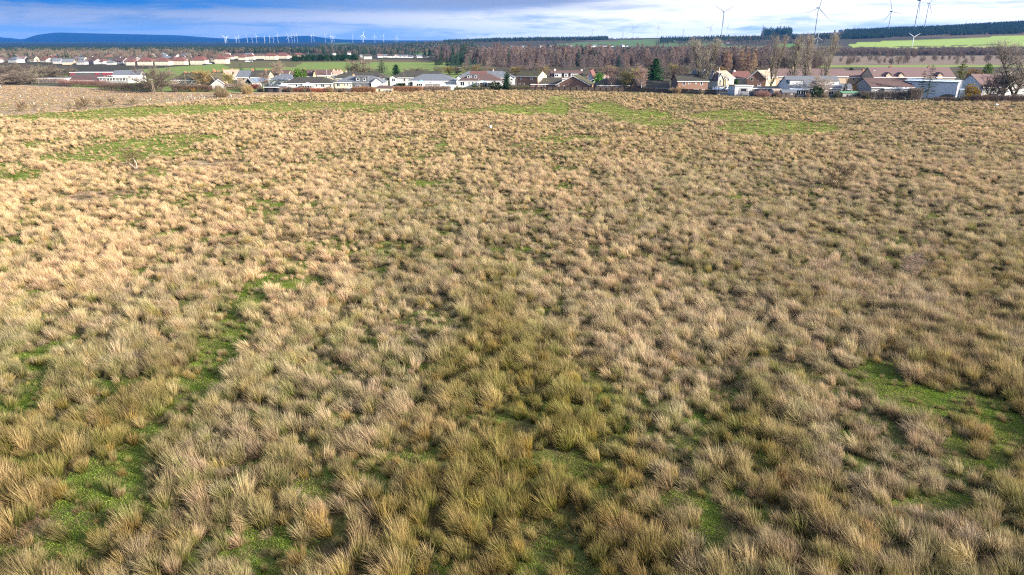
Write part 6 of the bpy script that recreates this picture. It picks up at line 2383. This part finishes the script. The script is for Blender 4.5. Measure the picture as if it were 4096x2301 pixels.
_t, _n, _h, _bl = turbine_parts()
TM = {}
for nm, mt in (('white', M_TURB), ('grey', M_TURB_BACKLIT)):  # the grey set carries the backlit look in its colour
    TM[nm] = (_t.mesh('tower', mt, True), _n.mesh('nacelle', mt), _h.mesh('hub', mt), _bl.mesh('blade', mt))


def turbine(px, pyb, pyh, bpx, phase, label, y, yaw=0.0, tone='white', group='wind turbines'):
    """px: tower foot column, pyh: hub row, bpx: blade length in photo pixels; stands at ground distance y"""
    X = xat(px, y)
    Z = tz(X, y)
    hh = zat(y, pyh) - Z
    X = xat(px, y, Z)
    m = mpp(y)
    L = bpx * m
    tm, nm, hm, bm = TM[tone]
    o = empty('wind_turbine', (X, y, Z), yaw)
    tag(o, label, 'wind turbine', group)
    t = link('tower', tm, o)
    t.scale = (L, L, hh)
    for nm_, me in (('nacelle', nm), ('hub', hm)):
        c = link(nm_, me, o)
        c.location = (0, 0, hh)
        c.scale = (L,) * 3
    for k in range(3):
        b = link('blade', bm, o)
        b.location = (0, -.09 * L, hh)
        b.rotation_euler = (0, R(phase + 120 * k), 0)
        b.scale = (L, L, L)
    return o


g_l = 'wind farm before the distant hills'
WF = [(903, 187, 151, 20, 190, 4300), (908, 177, 153, 16, 40, 5200), (947, 178, 153, 14, 80, 5200), (957, 178, 143, 12, 0, 5200), (991, 180, 146, 14, 325, 5000), (1010, 179, 151, 12, 300, 5000), (1028, 180, 145, 14, 350, 5000), (1059, 182, 151, 18, 270, 4800),
      (1080, 180, 148, 15, 0, 5000), (1094, 174, 151, 14, 20, 5600), (1113, 178, 141, 16, 0, 5200), (1156, 172, 148, 20, 220, 5800), (1169, 172, 144, 12, 10, 5800), (1179, 172, 143, 12, 0, 5800), (1190, 170, 144, 14, 340, 6000), (1247, 167, 144, 10, 20, 6300), (1257, 166, 143, 12, 0, 6300),
      (1302, 166, 143, 10, 350, 6000), (1325, 166, 147, 18, 5, 6000), (1331, 165, 147, 12, 30, 6200), (1337, 165, 147, 10, 70, 6200), (1412, 165, 143, 13, 15, 6000), (1449, 164, 150, 9, 350, 6200), (1454, 164, 142, 22, 15, 6200), (1500, 163, 147, 14, 5, 6200), (1535, 163, 142, 17, 30, 6200), (1588, 162, 151, 14, 10, 6200)]
for k, (px, yb, yh, b, ph, d) in enumerate(WF):
    lab = 'white turbine of the distant wind farm, %s from the left' % (ORD[k] if k < 20 else ['twenty first', 'twenty second', 'twenty third', 'twenty fourth', 'twenty fifth', 'twenty sixth', 'twenty seventh'][k - 20])
    turbine(px, yb, yh, b * .85, ph, lab, d, R(random.Random(k).uniform(-50, 50)), 'white', g_l)
g_r = 'wind turbines along the right skyline'
turbine(2315, 158, 118, 20, 60, 'distant turbine with blades in a V above the dark plantation, left of two', 2700, .1, 'grey', g_r)
turbine(2369, 158, 120, 20, 90, 'distant turbine above the dark plantation, right of two', 2700, .1, 'grey', g_r)
turbine(2532, 152, 111, 23, 90, 'backlit turbine right of the dark plantation', 2700, -.1, 'grey', g_r)
turbine(2631, 151, 112, 22, 0, 'backlit turbine with one blade straight up above the moor', 2700, .05, 'grey', g_r)
turbine(2839, 143, 110, 23, 30, 'small backlit turbine left of the tall one above the poplar', 2750, -.2, 'grey', g_r)
turbine(2885, 143, 48, 54, 60, 'tall backlit turbine with two blades raised in a V', 2250, .12, 'grey', g_r)
turbine(2907, 143, 109, 22, 20, 'small backlit turbine right of the tall V shaped one', 2750, .1, 'grey', g_r)
turbine(3118, 140, 105, 23, 0, 'turbine rising behind the dark skyline wood', 2850, .2, 'grey', g_r)
turbine(3258, 132, 33, 66, 10, 'tallest turbine on the skyline with one blade leaving the top of the picture', 2250, .15, 'grey', g_r)
turbine(3552, 119, 47, 54, 100, 'tall turbine on the right hill with a level blade', 2350, .1, 'grey', g_r)
turbine(3656, 113, 2, 62, 175, 'tall turbine cut by the top edge, left of the close pair', 2350, .15, 'grey', g_r)
turbine(3696, 111, 14, 50, 35, 'tall turbine of the close pair near the top edge, right one', 2400, .15, 'grey', g_r)
turbine(3263, 201, 150, 24, 0, 'small white turbine in front of the fourth poplar', 1250, -.1, 'white', 'small farm turbines')
turbine(3644, 202, 148, 30, 60, 'small white farm turbine standing on the bright green field', 1260, .1, 'white', 'small farm turbines')

# ------------------------------------------------------------------ pylons
def pylon_mesh():
    m = MB()
    ws = [(0, 3.2), (10, 2.2), (20, 1.2), (26, .8), (34, .5)]
    r = .10
    for (z0, a), (z1, b) in zip(ws, ws[1:]):
        c0 = [(-a, -a, z0), (a, -a, z0), (a, a, z0), (-a, a, z0)]
        c1 = [(-b, -b, z1), (b, -b, z1), (b, b, z1), (-b, b, z1)]
        for k in range(4):
            j = (k + 1) % 4
            m.tube(c0[k], c1[k], r * 1.3, r * 1.2, 4, 0, False)
            m.tube(c0[k], c1[j], r * .7, r * .7, 4, 0, False)
            m.tube(c0[j], c1[k], r * .7, r * .7, 4, 0, False)
    m.tube((0, 0, 34), (0, 0, 37), .25, .08, 4)
    a = MB()
    for z, l in ((22, 5.2), (27, 6.4), (32, 4.6)):
        for s in (-1, 1):
            a.tube((0, -.4, z), (s * l, 0, z + .4), .12, .07, 4)
            a.tube((0, .4, z), (s * l, 0, z + .4), .12, .07, 4)
            a.tube((0, 0, z + 1.8), (s * l, 0, z + .4), .09, .06, 4)
            a.tube((s * l, 0, z + .4), (s * l, 0, z - 1.4), .07, .07, 4)
    return m.mesh('lattice_mast', M_STEELD), a.mesh('crossarms', M_STEELD)


pm, pa = pylon_mesh()
PYL = [(2491, 154, 124, 2600, 'steel pylon between the plantation and the backlit turbine'), (2733, 148, 113, 2650, 'steel pylon left of the tall V shaped turbine'), (3048, 140, 95, 2600, 'pale steel pylon at the left end of the skyline wood'), (3415, 128, 104, 2700, 'steel pylon beside the arched barn on the hill'),
       (1579, 164, 142, 4200, 'distant pylon beside a turbine on the flat skyline'), (1667, 164, 142, 4200, 'lone distant pylon on the flat skyline'), (96, 196, 170, 3400, 'faint pylon before the blue hills, leftmost'), (128, 198, 178, 3400, 'faint pylon before the blue hills, second from left'), (150, 202, 186, 3000, 'faint pylon before the blue hills, third from left'),
       (256, 202, 180, 3000, 'faint pylon below the hill saddle'), (386, 202, 178, 3000, 'faint pylon below the broad blue hill'), (600, 196, 176, 3200, 'faint pylon left of the wind farm'), (3863, 106, 82, 2750, 'faint pylon standing on the right hill crest')]
for px, yb, yt, d, lab in PYL:
    X = xat(px, d)
    Z = tz(X, d)
    o = empty('pylon', (xat(px, d, Z), d, Z), R(25))
    tag(o, lab, 'pylon', 'electricity pylons')
    hh = zat(d, yt) - Z
    for nm, me in (('lattice_mast', pm), ('crossarms', pa)):
        c = link(nm, me, o)
        c.scale = (hh / 37 * 1.1, hh / 37 * 1.1, hh / 37)

# ------------------------------------------------------------------ hill buildings
d = 2740.0
X = xat(3368, d)
Z = tz(X, d)
o = empty('arched_barn', (X, d, Z + 1.5), R(20))
tag(o, 'grey barn with arched roof on the right skyline', 'barn')
b = MB()
n, w_, L_, hh = 12, 11.0, 34.0, zat(d, 119) - Z - 1.5
pr = [(w_ * math.cos(math.pi * k / n), hh * (.45 + .55 * math.sin(math.pi * k / n))) for k in range(n + 1)]
for (y0, z0), (y1, z1) in zip(pr, pr[1:]):
    b.hexa([(-L_ / 2, y0, z0 - .3), (L_ / 2, y0, z0 - .3), (L_ / 2, y1, z1 - .3), (-L_ / 2, y1, z1 - .3), (-L_ / 2, y0, z0), (L_ / 2, y0, z0), (L_ / 2, y1, z1), (-L_ / 2, y1, z1)])
b.build('arched_roof', R_FELT, o)
b = MB()
b.poly([(L_ / 2 - .4, y, z - .31) for y, z in pr][::-1] + [(L_ / 2 - .4, w_, -4), (L_ / 2 - .4, -w_, -4)][::1])
b.poly([(-L_ / 2 + .4, y, z - .31) for y, z in pr] + [(-L_ / 2 + .4, -w_, -4), (-L_ / 2 + .4, w_, -4)])
b.box(-L_ / 2 + .5, L_ / 2 - .5, -w_ + .2, w_ - .2, -4, hh * .44)
b.build('wall', W_CREAM, o)
for px, yt, wd_, lab in ((3331, 121, 4.5, 'small dark tower left of the arched barn'), (3443, 114, 4.0, 'brown brick tower right of the arched barn')):
    X = xat(px, d)
    Z = tz(X, d)
    o = empty('water_tower', (X, d, Z))
    tag(o, lab, 'tower')
    hz_ = zat(d, yt) - Z
    b = MB()
    b.box(-wd_ / 2, wd_ / 2, -wd_ / 2, wd_ / 2, -2, hz_ - .8)
    b.build('wall', W_BRICK if 'brown' in lab else W_DARK, o)
    b = MB()
    b.box(-wd_ / 2 - .4, wd_ / 2 + .4, -wd_ / 2 - .4, wd_ / 2 + .4, hz_ - .8, hz_)
    b.build('flat_roof', R_FELT, o)
for px, yb, yt, wp, lab in ((2864, 156, 151, 20, 'white farmhouse below the tall V shaped turbine'), (2910, 174, 169, 16, 'blue grey farm shed on the far slope'), (2890, 144, 140, 14, 'low dark skyline shed beside the tall turbine')):
    far_house(lab, px - wp / 2, px + wp / 2, yb, yb - 3, yt, W_WHITE if 'white' in lab else W_GREY, R_SLATE, hip=False, group=None, nw=3, storeys=1)

# ------------------------------------------------------------------ woods that read as one mass
def wood(name, label, polys, n, kinds, hm, seed, group=None, dens=None, zoff=0.0):
    """trees standing inside the given pieces of ground (corner rows and columns as the photograph shows them)"""
    rs_ = np.random.RandomState(seed)
    P, S, K = [], [], []
    for (pxa, pxb, y0, y1, share) in polys:
        m = int(n * share)
        # even over the ground, not over the picture
        yy = np.sqrt(y0 ** 2 + rs_.rand(m) * (y1 ** 2 - y0 ** 2))
        px = pxa + rs_.rand(m) * (pxb - pxa)
        xx = (px - 2048) / F * (yy * CT + H * ST)
        keep = fbm(xx * .02 + seed, yy * .02, 2) > .30
        xx, yy = xx[keep], yy[keep]
        zz = terrain(xx, yy)
        P.append(np.stack([xx, yy, zz - .1], 1))
        q = fbm(xx * .018 + seed * 3, yy * .008, 2)
        K.append((np.clip((q - .25) / .5, 0, .999) * len(kinds)).astype(int))
        jump = rs_.rand(len(xx)) < .3
        K[-1][jump] = rs_.randint(0, len(kinds), jump.sum())
    P = np.concatenate(P)
    K = np.concatenate(K)
    s = np.array([hm[k] / sort_of(kinds[k])[1] for k in range(len(kinds))])[K] * (.75 + .5 * rs_.rand(len(P)) + .35 * rs_.rand(len(P)) ** 3)
    wdt = s * (.85 + .5 * rs_.rand(len(P)))
    protos = [[c for c in PROTO[k].children] for k in kinds]
    scatter(name, P, K, rs_.rand(len(P)) * 6.28, np.stack([wdt, wdt, s], 1), protos, None, None, label)


# larches and pines one can tell apart along the front of the wood
rs = random.Random(31)
gl = 'larches and pines along the front of the wood'
fr = []
for k in range(150):
    px = rs.uniform(1775, 3060)
    yb = rs.uniform(268, 284) if px < 2900 else rs.uniform(276, 292)
    z = math.sin(px * .011 + 1) + math.sin(px * .031)
    if px < 1905:
        key = rs.choice(['pine0', 'pine1', 'larch1', 'pine0'])
    elif px > 2885:
        key = rs.choice(['larch3', 'larch0', 'larch3'])
    else:
        key = rs.choice(['larch0', 'larch1', 'larch2', 'larch1', 'larch2', 'pine1' if z > 1 else 'larch0'])
    hpx = rs.uniform(42, 60) if px < 2885 else rs.uniform(62, 86)
    fr.append((px, yb, yb - hpx, key))
NM = {'larch0': ('tall red brown larch', 'larch'), 'larch1': ('brown larch', 'larch'), 'larch2': ('dark purplish larch', 'larch'), 'larch3': ('orange larch', 'larch'), 'pine0': ('bluish green pine', 'pine'), 'pine1': ('dark green pine', 'pine')}
for px, yb, yt, key in sorted(fr, key=lambda q: q[1]):
    nm, cat = NM[key]
    part = 'at the left end of the wood' if px < 1905 else 'behind the white houses' if px < 2350 else 'behind the brick houses' if px < 2700 else 'left of the first tall poplar' if px < 2885 else 'between the poplars and the red roof'
    tree(key, px, yb, yt, nm + ' ' + part, cat, cat, gl)
YB = lambda py: G(2048, py).y
wood('larch_wood', 'mass of bare brown larches and dark pines filling the middle distance', [(1900, 2880, YB(270), YB(225), .9), (2880, 3080, YB(278), YB(238), .1)], 2600, ['larch0', 'larch1', 'larch2', 'wide1', 'larch0', 'pine1', 'larch2'], [11, 10, 9, 8, 11, 9.5, 9], 3)
wood('pine_wood', 'dark pine block at the left end of the larch wood', [(1745, 1920, YB(262), YB(220), .8), (2180, 2330, YB(232), YB(222), .2)], 560, ['pine0', 'larch2', 'larch1', 'pine1'], [11.5, 10.5, 9, 11], 5)
wood('bare_wood', 'hazy purple brown bare wood behind the row of four poplars', [(2900, 3280, YB(286), YB(236), 1.0)], 420, ['wide1', 'larch2', 'wide2', 'wide0', 'larch1'], [9.5, 10, 10, 9, 9.5], 29)
wood('far_woodland', 'dark mixed woodland between the town and the blue hills', [(-200, 600, YB(222), YB(203), .30), (560, 1300, YB(213), YB(201), .34), (1280, 1900, YB(222), YB(184), .36)], 6500, ['pine1', 'wide0', 'pine0', 'pine1', 'wide1', 'pine0'], [6.5, 5, 7, 6, 5.5, 6], 7)
wood('far_plain_trees', 'bare purple woodland on the far plain beyond the larch wood', [(1700, 2300, YB(194), YB(172), .55), (2300, 2560, YB(183), YB(176), .06), (2620, 3300, 1700, 2300, .24), (1700, 2050, YB(215), YB(200), .15)], 2300, ['wide1', 'wide0', 'pine1', 'wide0'], [5.5, 5, 6, 5], 9)
wood('skyline_plantation', 'dark conifer plantation along the middle skyline', [(1775, 2430, 2500, 2950, 1.0)], 3200, ['pine1', 'pine0', 'pine1'], [9.5, 9, 10], 11)
wood('hill_plantation', 'blue green conifer plantation covering the right hill', [(3370, 4300, 1980, 2950, .9), (3040, 3160, 2650, 2800, .02), (2640, 3400, 2000, 2300, .08)], 13000, ['pine1', 'pine0', 'pine1'], [9, 8, 9.5], 13)
wood('skyline_wood', 'small dark wood standing on the right skyline', [(3045, 3160, 2660, 2800, 1.0)], 110, ['pine0', 'pine1'], [21, 20], 17)
wood('hedge_belt', 'purple belt of bare bushes below the bright green field', [(3290, 4200, YB(222), YB(206), .9), (2700, 3340, 1180, 1420, .2)], 2600, ['wide0', 'wide1', 'wide2'], [6.5, 6, 6], 15)
wood('moor_thorns', 'scattered bare thorns on the brown far moor', [(3350, 4150, YB(262), YB(230), 1.0)], 90, ['wide1', 'wide0'], [6.5, 5.5], 19)
wood('town_trees', 'bare garden trees among the far town', [(-50, 900, YB(252), YB(222), 1.0)], 520, ['wide1', 'pine1', 'wide0', 'wide2'], [7.5, 7, 7, 7], 23)
# ------------------------------------------------------------------ the air
m = bpy.data.materials.new('blue air')
m.use_nodes = True
t = NT(m.node_tree)
t.n.clear()
out = t.node('ShaderNodeOutputMaterial')
pv = t.node('ShaderNodeVolumePrincipled')
pv.inputs['Color'].default_value = (.07, .32, .95, 1)
pv.inputs['Density'].default_value = 0.5 / 13000.0
t.l.new(pv.outputs[0], out.inputs['Volume'])
b = MB()
b.box(-14500, 14500, -700, 15500, -30, 232)
o = b.build('haze', m)
tag(o, kind='stuff')
